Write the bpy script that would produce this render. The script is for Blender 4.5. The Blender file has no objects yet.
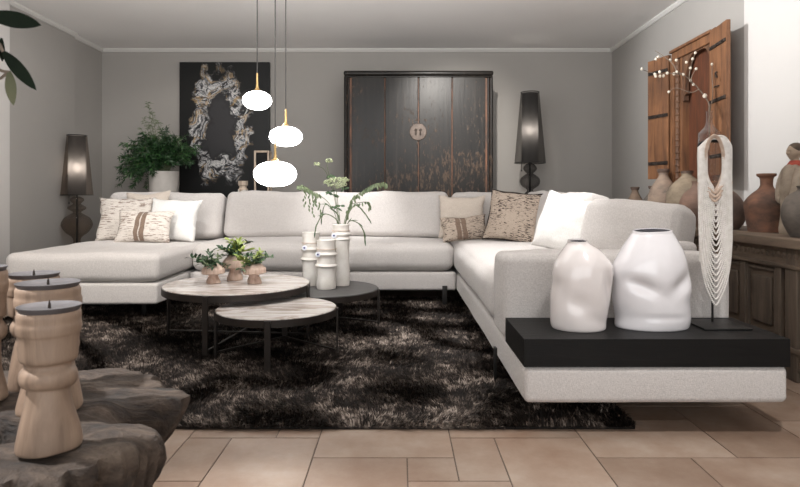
import bpy, bmesh, math, random
import numpy as np
from mathutils import Vector, Matrix, noise as mnoise

PI = math.pi
R = math.radians
SC = bpy.context.scene
COL = SC.collection
random.seed(7)

# ------------------------------------------------------------------ camera, light, exposure
F, CX, HY, EYE = 575.0, 400.0, 197.0, 0.85           # focal length in px, principal column, horizon row, eye height


def at(px, py, Y):
    return Vector(((px - CX) / F * Y, Y, EYE - (py - HY) / F * Y))


cam_d = bpy.data.cameras.new('camera')
cam = bpy.data.objects.new('camera', cam_d)
COL.objects.link(cam)
cam.location = (0, 0, EYE)
cam.rotation_euler = (PI / 2, 0, 0)
cam_d.sensor_width = 36
cam_d.lens = F / 800 * 36
cam_d.shift_y = -46.5 / 800
cam_d.clip_start = 0.05
cam_d.dof.use_dof = True
cam_d.dof.focus_distance = 3.4
cam_d.dof.aperture_fstop = 9.0
SC.camera = cam

world = bpy.data.worlds.new('world')
SC.world = world
world.use_nodes = True
world.node_tree.nodes['Background'].inputs[0].default_value = (0.97, 0.99, 1.0, 1)
world.node_tree.nodes['Background'].inputs[1].default_value = 0.22

SC.view_settings.view_transform = 'Standard'
SC.view_settings.look = 'None'
SC.view_settings.gamma = 1
SC.view_settings.use_curve_mapping = False
SC.view_settings.exposure = 0.0


def spot(name, loc, target, power, size, color=(1, 0.9, 0.8), blend=0.6, radius=0.04):
    d = bpy.data.lights.new(name, 'SPOT')
    d.energy = power
    d.spot_size = R(size)
    d.spot_blend = blend
    d.shadow_soft_size = radius
    d.color = color
    o = bpy.data.objects.new(name, d)
    COL.objects.link(o)
    o.location = loc
    o.rotation_euler = (Vector(target) - Vector(loc)).to_track_quat('-Z', 'Y').to_euler()
    return o


def area(name, loc, target, power, sx, sy, color=(1, 1, 1)):
    d = bpy.data.lights.new(name, 'AREA')
    d.shape = 'RECTANGLE'
    d.size, d.size_y = sx, sy
    d.energy = power
    d.color = color
    o = bpy.data.objects.new(name, d)
    COL.objects.link(o)
    o.location = loc
    o.rotation_euler = (Vector(target) - Vector(loc)).to_track_quat('-Z', 'Y').to_euler()
    return o


WARM = (1.0, 0.95, 0.89)
NEUT = (1.0, 0.99, 0.985)
CH = 2.446
spot('track_spot_sofa', (-0.3, 4.0, 2.40), (-0.45, 5.0, 0.68), 139.7, 32, NEUT, 0.9)
spot('track_spot_seat', (-1.0, 4.6, 2.40), (-0.9, 4.75, 0.5), 38.2, 80, NEUT)
spot('track_spot_cushion', (-0.1, 3.3, 2.40), (1.05, 3.95, 0.7), 3.4, 20, NEUT)
spot('track_spot_right_seat', (0.55, 3.5, 2.40), (0.70, 3.6, 0.5), 179.5, 50, NEUT)
spot('track_spot_chaise', (-1.9, 3.9, 2.40), (-2.1, 4.9, 0.6), 57.6, 44, NEUT)
spot('track_spot_chaise_front', (-2.0, 1.9, 2.40), (-2.05, 4.0, 0.4), 222.0, 36, WARM)
spot('track_spot_wall', (0.35, 3.75, 2.40), (2.286, 4.15, 1.85), 150.8, 80, (0.97, 0.985, 1.0))
spot('track_spot_cabinet', (0.40, 3.5, 2.40), (0.60, 6.0, 1.4), 286.0, 44, WARM, 0.9)
spot('track_spot_tray', (1.0, 1.15, 2.40), (1.05, 1.75, 0.0), 135, 54, NEUT, 0.8)
spot('track_spot_trunk', (-1.9, 1.0, 2.30), (-0.78, 1.15, 0.5), 409.5, 30, NEUT)
spot('track_spot_table', (-0.8, 2.9, 2.40), (-0.8, 3.3, 0.3), 8.0, 60, NEUT)
spot('track_spot_plant', (-1.7, 4.6, 2.40), (-2.25, 6.0, 1.1), 19.8, 70, WARM)
spot('fill_spot_front_row', (-0.2, 2.0, 2.40), (-0.1, 4.45, 0.36), 90.0, 26, NEUT, 0.9)  # extra spot added as fill for the seat fronts
spot('track_spot_left', (-1.5, 3.3, 2.40), (-3.18, 5.0, 1.35), 45, 55, NEUT, 0.9)
area('added_ceiling_fill', (-0.3, 2.1, 2.0), (-0.3, 2.9, 2.9), 85.0, 3.4, 2.0, NEUT)  # unseen fill added to brighten the ceiling, no fixture hangs here
area('camera_side_fill', (0.2, -1.9, 1.3), (0.2, 3.0, 1.8), 80.5, 4.8, 2.0, (0.98, 0.99, 1.0))  # soft fill added behind the camera, no window stands there


# ------------------------------------------------------------------ material helpers
def new_mat(name):
    m = bpy.data.materials.new(name)
    m.use_nodes = True
    nt = m.node_tree
    return m, nt, nt.nodes, nt.links, nt.nodes['Principled BSDF']


def coords(nt, scale=(1, 1, 1), kind='Object', rot=(0, 0, 0)):
    tc = nt.nodes.new('ShaderNodeTexCoord')
    mp = nt.nodes.new('ShaderNodeMapping')
    mp.inputs['Scale'].default_value = scale
    mp.inputs['Rotation'].default_value = rot
    nt.links.new(tc.outputs[kind], mp.inputs[0])
    return mp.outputs[0]


def noise_n(nt, vec, scale=5, detail=4, rough=0.55, dist=0.0):
    n = nt.nodes.new('ShaderNodeTexNoise')
    n.inputs['Scale'].default_value = scale
    n.inputs['Detail'].default_value = detail
    n.inputs['Roughness'].default_value = rough
    n.inputs['Distortion'].default_value = dist
    if vec is not None:
        nt.links.new(vec, n.inputs['Vector'])
    return n


def ramp(nt, fac, stops, mode='LINEAR'):
    r = nt.nodes.new('ShaderNodeValToRGB')
    r.color_ramp.interpolation = mode
    els = r.color_ramp.elements
    while len(els) < len(stops):
        els.new(0.5)
    for e, (p, c) in zip(els, stops):
        e.position = p
        e.color = (*c, 1) if len(c) == 3 else c
    nt.links.new(fac, r.inputs[0])
    return r.outputs[0]


def mix(nt, fac, a, b, blend='MIX'):
    n = nt.nodes.new('ShaderNodeMix')
    n.data_type = 'RGBA'
    n.blend_type = blend
    for sock, v in ((n.inputs[0], fac), (n.inputs[6], a), (n.inputs[7], b)):
        if hasattr(v, 'is_linked'):
            nt.links.new(v, sock)
        elif isinstance(v, (int, float)):
            sock.default_value = v
        else:
            sock.default_value = (*v, 1)
    return n.outputs[2]


def math_n(nt, op, a, b=None, clamp=False):
    n = nt.nodes.new('ShaderNodeMath')
    n.operation = op
    n.use_clamp = clamp
    for i, v in enumerate((a, b)):
        if v is None:
            continue
        if hasattr(v, 'is_linked'):
            nt.links.new(v, n.inputs[i])
        else:
            n.inputs[i].default_value = v
    return n.outputs[0]


def bump(nt, height, strength=0.3, dist=0.01):
    b = nt.nodes.new('ShaderNodeBump')
    b.inputs['Strength'].default_value = strength
    b.inputs['Distance'].default_value = dist
    nt.links.new(height, b.inputs['Height'])
    return b.outputs[0]


def simple(name, c1, c2=None, scale=6, rough=0.6, metal=0.0, bstr=0.0, bscale=None, bdist=0.004, stretch=(1, 1, 1),
           lo=0.35, hi=0.65, sheen=0.0, spec=0.5, coat=0.0):
    m, nt, N, L, p = new_mat(name)
    v = coords(nt, stretch)
    if c2 is None:
        c2 = tuple(x * 0.85 for x in c1)
    n = noise_n(nt, v, scale, 5, 0.6)
    L.new(ramp(nt, n.outputs[0], [(lo, c1), (hi, c2)]), p.inputs['Base Color'])
    p.inputs['Roughness'].default_value = rough
    p.inputs['Metallic'].default_value = metal
    p.inputs['Sheen Weight'].default_value = sheen
    p.inputs['Specular IOR Level'].default_value = spec
    p.inputs['Coat Weight'].default_value = coat
    if bstr:
        n2 = noise_n(nt, v, bscale or scale * 4, 5, 0.6)
        L.new(bump(nt, n2.outputs[0], bstr, bdist), p.inputs['Normal'])
    return m


def fabric(name, c1, c2, weave=420, bstr=0.35, slub=True):
    m, nt, N, L, p = new_mat(name)
    a = noise_n(nt, coords(nt, (weave * .25, weave, weave)), 1, 2, 0.5)
    b = noise_n(nt, coords(nt, (weave, weave * .25, weave * .25)), 1, 2, 0.5)
    s = math_n(nt, 'MULTIPLY', math_n(nt, 'ADD', a.outputs[0], b.outputs[0]), 0.5)
    L.new(ramp(nt, s, [(0.36, c2), (0.62, c1)]), p.inputs['Base Color'])
    big = noise_n(nt, coords(nt), 9, 3)
    h = math_n(nt, 'ADD', s, math_n(nt, 'MULTIPLY', big.outputs[0], 0.8))
    L.new(bump(nt, h, bstr, 0.006), p.inputs['Normal'])
    p.inputs['Roughness'].default_value = 0.92
    p.inputs['Sheen Weight'].default_value = 0.15
    p.inputs['Specular IOR Level'].default_value = 0.2
    return m


def dashes(name, base, base2, dark, amount=0.58, sx=14, sz=130):
    """pale linen with short dark woven dashes"""
    m, nt, N, L, p = new_mat(name)
    big = noise_n(nt, coords(nt), 7, 3)
    d = noise_n(nt, coords(nt, (sx, sx, sz)), 1, 4, 0.65)
    fine = noise_n(nt, coords(nt, (300, 300, 300)), 1, 2)
    c = ramp(nt, fine.outputs[0], [(0.35, base2), (0.65, base)])
    k = math_n(nt, 'ADD', d.outputs[0], math_n(nt, 'MULTIPLY', math_n(nt, 'SUBTRACT', big.outputs[0], 0.5), 0.35))
    f = ramp(nt, k, [(amount, (0, 0, 0)), (amount + .05, (1, 1, 1))])
    L.new(mix(nt, f, c, dark), p.inputs['Base Color'])
    L.new(bump(nt, d.outputs[0], 0.4, 0.008), p.inputs['Normal'])
    p.inputs['Roughness'].default_value = 0.95
    p.inputs['Specular IOR Level'].default_value = 0.2
    return m


def wood(name, c1, c2, dark, axis='z', scale=1.0, rough=0.6, bstr=0.5, wear=None):
    m, nt, N, L, p = new_mat(name)
    st = {'z': (18, 18, 1.6), 'y': (18, 1.6, 18), 'x': (1.6, 18, 18)}[axis]
    v = coords(nt, tuple(s * scale for s in st))
    a = noise_n(nt, v, 1.0, 6, 0.65, 0.6)
    c = ramp(nt, a.outputs[0], [(0.28, dark), (0.45, c2), (0.68, c1)])
    b = noise_n(nt, coords(nt), 3.5 * scale, 4)
    c = mix(nt, ramp(nt, b.outputs[0], [(0.4, (0, 0, 0)), (0.75, (.6, .6, .6))]), c, dark)
    if wear:
        w = noise_n(nt, coords(nt, tuple(s * .7 * scale for s in st)), 2.4, 6, 0.7)
        c = mix(nt, ramp(nt, w.outputs[0], [(0.6, (0, 0, 0)), (0.68, (.8, .8, .8))]), c, wear)
    L.new(c, p.inputs['Base Color'])
    L.new(bump(nt, a.outputs[0], bstr, 0.006), p.inputs['Normal'])
    p.inputs['Roughness'].default_value = rough
    return m


def clear(name, tint, alpha_mix, rough=0.1, body=0.35, edge=0.6):
    """thin smoked glass or sheer cloth: see-through mixed with a glossy or matt film"""
    m, nt, N, L, p = new_mat(name)
    t = N.new('ShaderNodeBsdfTransparent')
    t.inputs[0].default_value = (*tint, 1)
    p.inputs['Base Color'].default_value = (*[x * body for x in tint], 1)
    p.inputs['Roughness'].default_value = rough
    lw = N.new('ShaderNodeLayerWeight')
    lw.inputs[0].default_value = 0.35
    f = math_n(nt, 'ADD', math_n(nt, 'MULTIPLY', lw.outputs['Facing'], edge), alpha_mix, True)
    ms = N.new('ShaderNodeMixShader')
    L.new(f, ms.inputs[0])
    L.new(t.outputs[0], ms.inputs[1])
    L.new(p.outputs[0], ms.inputs[2])
    L.new(ms.outputs[0], N['Material Output'].inputs[0])
    return m


def emit(name, color, strength):
    m, nt, N, L, p = new_mat(name)
    p.inputs['Base Color'].default_value = (*color, 1)
    p.inputs['Emission Color'].default_value = (*color, 1)
    p.inputs['Emission Strength'].default_value = strength
    return m


# ------------------------------------------------------------------ mesh helpers
def obj(name, bm, m, parent=None, smooth=True, angle=29, loc=None):
    me = bpy.data.meshes.new(name)
    bmesh.ops.recalc_face_normals(bm, faces=bm.faces) if len(bm.faces) < 60000 else None
    bm.to_mesh(me)
    bm.free()
    if smooth:
        me.shade_smooth()
        me.set_sharp_from_angle(angle=R(angle))
    for mm in (m if isinstance(m, (list, tuple)) else [m]):
        me.materials.append(mm)
    o = bpy.data.objects.new(name, me)
    COL.objects.link(o)
    if parent is not None:
        o.parent = parent
    if loc is not None:
        o.location = loc
    return o


def thing(name, label, cat, loc=(0, 0, 0), rot=(0, 0, 0), group=None):
    o = bpy.data.objects.new(name, None)
    o.empty_display_size = 0.05
    COL.objects.link(o)
    o.location = loc
    o.rotation_euler = rot
    return tag(o, label, cat, group)


def tag(o, label, cat, group=None, kind=None):
    o['label'] = label
    o['category'] = cat
    if group:
        o['group'] = group
    if kind:
        o['kind'] = kind
    return o


def struct(name, bm, m, smooth=False):
    o = obj(name, bm, m, None, smooth)
    o['kind'] = 'structure'
    return o


def box(bm, x0, x1, y0, y1, z0, z1, bev=0.0, seg=2):
    r = bmesh.ops.create_cube(bm, size=1)
    vs = r['verts']
    for v in vs:
        v.co = Vector((x0 + (v.co.x + .5) * (x1 - x0), y0 + (v.co.y + .5) * (y1 - y0), z0 + (v.co.z + .5) * (z1 - z0)))
    if bev > 0:
        es = list({e for v in vs for e in v.link_edges})
        bmesh.ops.bevel(bm, geom=es, offset=bev, segments=seg, profile=0.5, affect='EDGES')
    return vs


def B(*a, **k):
    bm = bmesh.new()
    box(bm, *a, **k)
    return bm


def bar(bm, a, b, w, t, up=(0, 0, 1), bev=0.0):
    """a straight bar from a to b, w wide and t thick"""
    a, b = Vector(a), Vector(b)
    d = (b - a)
    ln = d.length
    d.normalize()
    u = Vector(up)
    s = d.cross(u)
    if s.length < 1e-4:
        s = d.cross(Vector((1, 0, 0)))
    s.normalize()
    u = s.cross(d)
    M = Matrix((s, u, d)).transposed().to_4x4()
    M.translation = (a + b) / 2
    r = bmesh.ops.create_cube(bm, size=1)
    for v in r['verts']:
        v.co = M @ Vector((v.co.x * w, v.co.y * t, v.co.z * ln))
    if bev:
        bmesh.ops.bevel(bm, geom=list({e for v in r['verts'] for e in v.link_edges}), offset=bev, segments=1, affect='EDGES')


def lathe(bm, prof, n=40, c=(0, 0, 0), sx=1.0, sy=1.0, fn=None, cap0=True, cap1=True):
    """prof: (radius, height) pairs bottom to top; fn(co, angle, k) may move a vertex"""
    rings = []
    for k, (r, z) in enumerate(prof):
        ring = []
        for i in range(n):
            a = 2 * PI * i / n
            co = Vector((r * math.cos(a) * sx, r * math.sin(a) * sy, z))
            if fn:
                co = fn(co, a, k)
            ring.append(bm.verts.new(co + Vector(c)))
        rings.append(ring)
    for k in range(len(rings) - 1):
        for i in range(n):
            j = (i + 1) % n
            bm.faces.new((rings[k][i], rings[k][j], rings[k + 1][j], rings[k + 1][i]))
    if cap0 and prof[0][0] > 1e-5:
        bm.faces.new(rings[0][::-1])
    if cap1 and prof[-1][0] > 1e-5:
        bm.faces.new(rings[-1])
    return rings


def smooth_prof(pts, n=6):
    """Catmull-Rom through (r, z) pairs"""
    out = []
    P = [pts[0]] + list(pts) + [pts[-1]]
    for i in range(1, len(P) - 2):
        for k in range(n):
            t = k / n
            q = []
            for c in (0, 1):
                p0, p1, p2, p3 = P[i - 1][c], P[i][c], P[i + 1][c], P[i + 2][c]
                q.append(.5 * (2 * p1 + (p2 - p0) * t + (2 * p0 - 5 * p1 + 4 * p2 - p3) * t * t + (3 * p1 - p0 - 3 * p2 + p3) * t ** 3))
            out.append((max(q[0], 0.0), q[1]))
    out.append(pts[-1])
    return out


def spline(pts, n=8):
    out = []
    P = [Vector(p) for p in pts]
    P = [P[0]] + P + [P[-1]]
    for i in range(1, len(P) - 2):
        for k in range(n):
            t = k / n
            p0, p1, p2, p3 = P[i - 1], P[i], P[i + 1], P[i + 2]
            out.append(.5 * (2 * p1 + (p2 - p0) * t + (2 * p0 - 5 * p1 + 4 * p2 - p3) * t * t + (3 * p1 - p0 - 3 * p2 + p3) * t ** 3))
    out.append(P[-2])
    return out


def tube(bm, pts, r, n=6, cap=True):
    pts = [Vector(p) for p in pts]
    rings = []
    prev = None
    for i, p in enumerate(pts):
        d = (pts[min(i + 1, len(pts) - 1)] - pts[max(i - 1, 0)]).normalized()
        if prev is None:
            s = d.cross(Vector((0.3, 0.9, 0.2)))
            if s.length < 1e-3:
                s = d.cross(Vector((1, 0, 0)))
        else:
            s = prev - d * prev.dot(d)
            if s.length < 1e-4:
                s = d.cross(Vector((1, 0, 0)))
        s.normalize()
        prev = s
        u = d.cross(s)
        rr = r[i] if isinstance(r, (list, tuple)) else r
        rings.append([bm.verts.new(p + (s * math.cos(2 * PI * k / n) + u * math.sin(2 * PI * k / n)) * rr) for k in range(n)])
    for a, b in zip(rings, rings[1:]):
        for k in range(n):
            j = (k + 1) % n
            bm.faces.new((a[k], a[j], b[j], b[k]))
    if cap:
        bm.faces.new(rings[0][::-1])
        bm.faces.new(rings[-1])


def soft_box(bm, x0, x1, y0, y1, z0, z1, r=0.05, crown=0.0, side=0.0, wrinkle=0.004, step=0.07, seed=0, k=4, rz=None):
    """an upholstered block: rounded edges, crowned top, slightly bulging sides"""
    half = Vector(((x1 - x0) / 2, (y1 - y0) / 2, (z1 - z0) / 2))
    c = Vector(((x0 + x1) / 2, (y0 + y1) / 2, (z0 + z1) / 2))
    r = min(r, min(half) * 0.98)
    lines = []
    for h in half:
        e = [-h + r * i / k for i in range(k)]
        m = max(2, int((2 * h - 2 * r) / step))
        mid = [-h + r + (2 * h - 2 * r) * i / m for i in range(m + 1)]
        lines.append(e + mid + [-x for x in reversed(e)])
    cache = {}

    def vert(p):
        key = (round(p[0], 5), round(p[1], 5), round(p[2], 5))
        if key in cache:
            return cache[key]
        p = Vector(p)
        inner = Vector([max(-h + r, min(h - r, q)) for q, h in zip(p, half)])
        d = p - inner
        q = inner + d.normalized() * r if d.length > 0 else p.copy()
        u, v, w = p.x / half.x, p.y / half.y, p.z / half.z
        fu, fv, fw = 1 - abs(u) ** 3, 1 - abs(v) ** 3, 1 - abs(w) ** 2
        if p.z > 0:
            q.z += crown * fu * fv * (p.z / half.z)
        q.x += side * u * fv * fw
        q.y += side * v * fu * fw
        q += mnoise.noise_vector((q + c) * 3.1 + Vector((seed, seed * 2.7, 0))) * wrinkle * 1.5
        q += mnoise.noise_vector((q + c) * 11 + Vector((seed, seed * 1.7, 5))) * wrinkle * .5
        cache[key] = bm.verts.new(q + c)
        return cache[key]

    X, Yl, Z = lines
    for ax, (A, Bl, cidx) in enumerate(((Yl, Z, 0), (X, Z, 1), (X, Yl, 2))):
        for sgn in (-1, 1):
            for i in range(len(A) - 1):
                for j in range(len(Bl) - 1):
                    quad = []
                    for a, b in ((A[i], Bl[j]), (A[i + 1], Bl[j]), (A[i + 1], Bl[j + 1]), (A[i], Bl[j + 1])):
                        pt = [0, 0, 0]
                        oth = [q for q in (0, 1, 2) if q != cidx]
                        pt[oth[0]], pt[oth[1]] = a, b
                        pt[cidx] = sgn * half[cidx]
                        quad.append(vert(pt))
                    if len(set(quad)) == 4:
                        bm.faces.new(quad)


def pillow_point(u, v, w, h, t, sgn, seed, off=0.0, pinch=0.10):
    th = t / 2 * (max(0, (1 - u * u) * (1 - v * v))) ** 0.42
    x = w / 2 * u * (1 - pinch * (1 - v * v) * abs(u) ** 2)
    z = h / 2 * v * (1 - pinch * (1 - u * u) * abs(v) ** 2)
    n = mnoise.noise_vector(Vector((u * 1.6 + seed, v * 1.6, sgn * 2 + seed * .3))) * 0.012
    n2 = mnoise.noise(Vector((u * 4 + seed, v * 4, sgn))) * 0.006 * (1 - u * u)
    y = sgn * (th + off) + n.y * (1 - u * u * v * v) + n2 * sgn
    return Vector((x + n.x, y, z + h / 2 + n.z * (1 if v > -.5 else 0)))


def pillow_bm(w, h, t, seed=0, n=22, pinch=0.10):
    bm = bmesh.new()
    for sgn in (-1, 1):
        g = [[bm.verts.new(pillow_point(-1 + 2 * i / n, -1 + 2 * j / n, w, h, t, sgn, seed, pinch=pinch)) for j in range(n + 1)] for i in range(n + 1)]
        for i in range(n):
            for j in range(n):
                bm.faces.new((g[i][j], g[i + 1][j], g[i + 1][j + 1], g[i][j + 1]))
    bmesh.ops.remove_doubles(bm, verts=bm.verts, dist=0.011)
    return bm


def leaf(bm, p, d, ln, w, nrm, bend=0.25, n=5, fold=0.25):
    p, d, nrm = Vector(p), Vector(d).normalized(), Vector(nrm)
    s = d.cross(nrm)
    if s.length < 1e-3:
        s = d.cross(Vector((1, .2, 0)))
    s.normalize()
    nn = s.cross(d).normalized()
    rows = []
    for i in range(n + 1):
        t = i / n
        c = p + d * ln * t - nn * bend * ln * t * t
        hw = w / 2 * (math.sin(PI * min(1, t * .96 + .04)) ** 0.75)
        rows.append((bm.verts.new(c - s * hw + nn * hw * fold), bm.verts.new(c), bm.verts.new(c + s * hw + nn * hw * fold)))
    for a, b in zip(rows, rows[1:]):
        bm.faces.new((a[0], a[1], b[1], b[0]))
        bm.faces.new((a[1], a[2], b[2], b[1]))


def rnd_dir(zlo=-1, zhi=1, rng=random):
    a = rng.uniform(0, 2 * PI)
    z = rng.uniform(zlo, zhi)
    q = math.sqrt(max(0, 1 - z * z))
    return Vector((q * math.cos(a), q * math.sin(a), z))


def wobble(amp, freq, seed):
    return lambda co, a, k: co + mnoise.noise_vector(co * freq + Vector((seed, seed * 1.3, 0))) * amp


# ------------------------------------------------------------------ materials
M = {}
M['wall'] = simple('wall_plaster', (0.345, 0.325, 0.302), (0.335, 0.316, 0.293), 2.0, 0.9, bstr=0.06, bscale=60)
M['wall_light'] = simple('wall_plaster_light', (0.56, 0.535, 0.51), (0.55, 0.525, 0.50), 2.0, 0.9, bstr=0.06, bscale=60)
M['ceiling'] = simple('ceiling_paint', (0.89, 0.87, 0.85), (0.875, 0.855, 0.835), 1.5, 0.9)
M['trim'] = simple('trim_paint', (0.62, 0.60, 0.57), (0.60, 0.58, 0.55), 2, 0.6)
M['linen'] = fabric('sofa_linen', (0.57, 0.535, 0.51), (0.43, 0.40, 0.38))
M['linen_warm'] = fabric('warm_linen', (0.60, 0.53, 0.46), (0.47, 0.40, 0.34))
M['white_linen'] = fabric('white_linen', (0.74, 0.725, 0.70), (0.62, 0.605, 0.58), 380)
M['dash_pale'] = dashes('woven_pale', (0.64, 0.59, 0.54), (0.52, 0.47, 0.42), (0.24, 0.185, 0.155), 0.545, 16, 110)
M['dash_dark'] = dashes('woven_brown', (0.47, 0.39, 0.32), (0.36, 0.29, 0.235), (0.045, 0.031, 0.026), 0.545, 34, 150)
M['band'] = fabric('brown_band', (0.23, 0.16, 0.12), (0.14, 0.10, 0.075), 300)
M['fur_trim'] = simple('dark_piping', (0.03, 0.02, 0.016), (0.012, 0.008, 0.007), 90, 0.9, bstr=0.6)
M['black_wood'] = wood('black_stained_oak', (0.005, 0.0043, 0.004), (0.0035, 0.003, 0.0028), (0.002, 0.002, 0.002), 'x', 2.0, 0.5, 0.25)
M['black_wood'].node_tree.nodes['Principled BSDF'].inputs['Specular IOR Level'].default_value = 0.22
M['black_metal'] = simple('black_metal', (0.018, 0.016, 0.015), (0.012, 0.011, 0.010), 8, 0.45, 0.5)
M['bronze_metal'] = simple('bronze_metal', (0.035, 0.026, 0.021), (0.022, 0.017, 0.014), 8, 0.45, 0.4)
M['ceramic_white'] = simple('glazed_white', (0.66, 0.635, 0.64), (0.60, 0.575, 0.58), 3, 0.16, coat=0.4)
M['ceramic_warm'] = simple('glazed_warm_white', (0.66, 0.61, 0.59), (0.60, 0.55, 0.53), 3, 0.16, coat=0.4)
M['bisque'] = simple('bisque_white', (0.72, 0.69, 0.65), (0.60, 0.56, 0.51), 9, 0.7, bstr=0.25, bscale=30)
M['pot_white'] = simple('pot_white', (0.46, 0.43, 0.40), (0.40, 0.37, 0.34), 7, 0.75, bstr=0.2, bscale=40)
M['brass'] = simple('brushed_brass', (0.55, 0.37, 0.16), (0.42, 0.28, 0.12), 20, 0.35, 0.9)
M['opal'] = emit('opal_glass', (1.0, 0.985, 0.96), 20.5)
M['bulb'] = emit('lamp_bulb', (1.0, 0.93, 0.86), 40.0)
M['cord'] = simple('cord_black', (0.03, 0.028, 0.026), None, 10, 0.7)
M['carved'] = wood('pale_carved_wood', (0.32, 0.225, 0.16), (0.235, 0.16, 0.112), (0.11, 0.072, 0.05), 'z', 1.6, 0.6, 0.4)
M['pale_wood'] = wood('pale_limed_wood', (0.62, 0.52, 0.42), (0.50, 0.40, 0.31), (0.30, 0.22, 0.16), 'z', 2.0, 0.7, 0.3)
M['dish'] = simple('candle_dish', (0.17, 0.16, 0.165), (0.10, 0.095, 0.10), 12, 0.45, 0.6)
M['mush'] = wood('pinkish_wood', (0.66, 0.51, 0.42), (0.54, 0.39, 0.31), (0.36, 0.23, 0.17), 'z', 2.5, 0.65, 0.3)
M['leaf_dark'] = simple('leaf_dark', (0.018, 0.060, 0.016), (0.010, 0.030, 0.010), 14, 0.5)
M['leaf_mid'] = simple('leaf_mid', (0.045, 0.095, 0.03), (0.018, 0.045, 0.016), 20, 0.5)
M['leaf_lime'] = simple('leaf_lime', (0.27, 0.32, 0.06), (0.14, 0.20, 0.04), 20, 0.5)
M['leaf_sage'] = simple('leaf_sage', (0.15, 0.185, 0.095), (0.08, 0.115, 0.055), 20, 0.6)
M['umbel'] = simple('umbel_cream', (0.44, 0.46, 0.31), (0.27, 0.32, 0.17), 60, 0.8)
M['leaf_fore'] = simple('leaf_olive_dark', (0.010, 0.016, 0.009), (0.005, 0.009, 0.005), 9, 0.7, spec=0.1)
M['leaf_back'] = simple('leaf_underside', (0.10, 0.10, 0.05), (0.06, 0.065, 0.03), 9, 0.6)
M['stem'] = simple('stem_green', (0.11, 0.14, 0.06), (0.07, 0.09, 0.04), 15, 0.6)
M['twig'] = simple('twig_brown', (0.20, 0.155, 0.12), (0.13, 0.10, 0.075), 25, 0.8)
M['bud'] = simple('bud_white', (0.62, 0.56, 0.46), (0.52, 0.46, 0.38), 25, 0.7)
M['bead'] = simple('bead_white', (0.74, 0.70, 0.66), (0.62, 0.58, 0.53), 60, 0.5)
M['rope'] = simple('rope_beige', (0.55, 0.42, 0.33), (0.42, 0.31, 0.24), 60, 0.8, bstr=0.4)
M['smoke_brown'] = clear('smoked_glass_brown', (0.80, 0.74, 0.69), 0.0, 0.10, 0.12, 0.6)
M['smoke_black'] = clear('smoked_glass_black', (0.66, 0.65, 0.65), 0.03, 0.12, 0.03, 0.75)
M['bottle'] = clear('bottle_glass', (0.92, 0.88, 0.85), 0.03, 0.05)
M['sheer_brown'] = clear('sheer_brown', (0.84, 0.79, 0.75), 0.05, 0.9, 0.10, 0.22)
M['sheer_black'] = clear('sheer_black', (0.72, 0.71, 0.70), 0.10, 0.9, 0.03, 0.3)
M['old_wood'] = wood('old_grey_wood', (0.20, 0.143, 0.100), (0.135, 0.095, 0.066), (0.045, 0.032, 0.023), 'y', 1.0, 0.75, 0.7)
M['old_wood_v'] = wood('old_grey_wood_upright', (0.155, 0.113, 0.082), (0.105, 0.076, 0.054), (0.040, 0.029, 0.022), 'z', 1.0, 0.75, 0.7)
M['teak'] = wood('antique_teak', (0.285, 0.128, 0.055), (0.175, 0.076, 0.033), (0.045, 0.021, 0.012), 'z', 1.0, 0.6, 0.6)
M['teak_dark'] = wood('antique_teak_carved', (0.20, 0.10, 0.050), (0.13, 0.062, 0.032), (0.04, 0.02, 0.012), 'z', 1.2, 0.65, 0.6)
M['niche'] = simple('niche_board', (0.13, 0.042, 0.018), (0.075, 0.026, 0.012), 5, 0.6, stretch=(6, 6, 1))
M['iron'] = simple('old_iron', (0.05, 0.036, 0.028), (0.028, 0.02, 0.016), 22, 0.6, 0.5)
M['robe'] = simple('faded_robe', (0.32, 0.26, 0.20), (0.22, 0.17, 0.125), 16, 0.85, bstr=0.3)
M['skin_clay'] = simple('clay_face', (0.36, 0.27, 0.20), (0.27, 0.20, 0.14), 14, 0.8)
M['hair_clay'] = simple('clay_hair', (0.10, 0.07, 0.045), (0.06, 0.042, 0.03), 25, 0.85, bstr=0.4)
M['collar_red'] = simple('red_collar', (0.36, 0.06, 0.035), (0.25, 0.04, 0.025), 20, 0.8)


def clay(name, c1, c2, c3, scale=7):
    m, nt, N, L, p = new_mat(name)
    n = noise_n(nt, coords(nt, (1, 1, 1.6)), scale, 6, 0.62)
    st = noise_n(nt, coords(nt, (2, 2, 70)), 1, 3)
    c = ramp(nt, n.outputs[0], [(0.30, c3), (0.47, c2), (0.62, c1)])
    L.new(c, p.inputs['Base Color'])
    L.new(bump(nt, math_n(nt, 'ADD', n.outputs[0], math_n(nt, 'MULTIPLY', st.outputs[0], .6)), 0.35, 0.006), p.inputs['Normal'])
    p.inputs['Roughness'].default_value = 0.85
    return m


M['terracotta'] = clay('terracotta_smoked', (0.27, 0.125, 0.075), (0.155, 0.083, 0.056), (0.050, 0.037, 0.032), 5)
M['clay_pink'] = clay('clay_pink', (0.32, 0.235, 0.175), (0.255, 0.185, 0.14), (0.11, 0.095, 0.082))
M['clay_tan'] = clay('clay_tan', (0.27, 0.21, 0.145), (0.21, 0.16, 0.11), (0.12, 0.092, 0.068))
M['clay_red'] = clay('clay_red', (0.21, 0.125, 0.09), (0.155, 0.095, 0.07), (0.10, 0.06, 0.045))
M['clay_dark'] = clay('clay_dark', (0.15, 0.095, 0.07), (0.10, 0.065, 0.05), (0.045, 0.033, 0.028))
M['clay_grey'] = clay('clay_grey', (0.15, 0.125, 0.105), (0.11, 0.092, 0.078), (0.065, 0.055, 0.047))
M['clay_brown'] = clay('clay_brown', (0.24, 0.165, 0.115), (0.18, 0.125, 0.09), (0.08, 0.06, 0.045))


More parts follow.
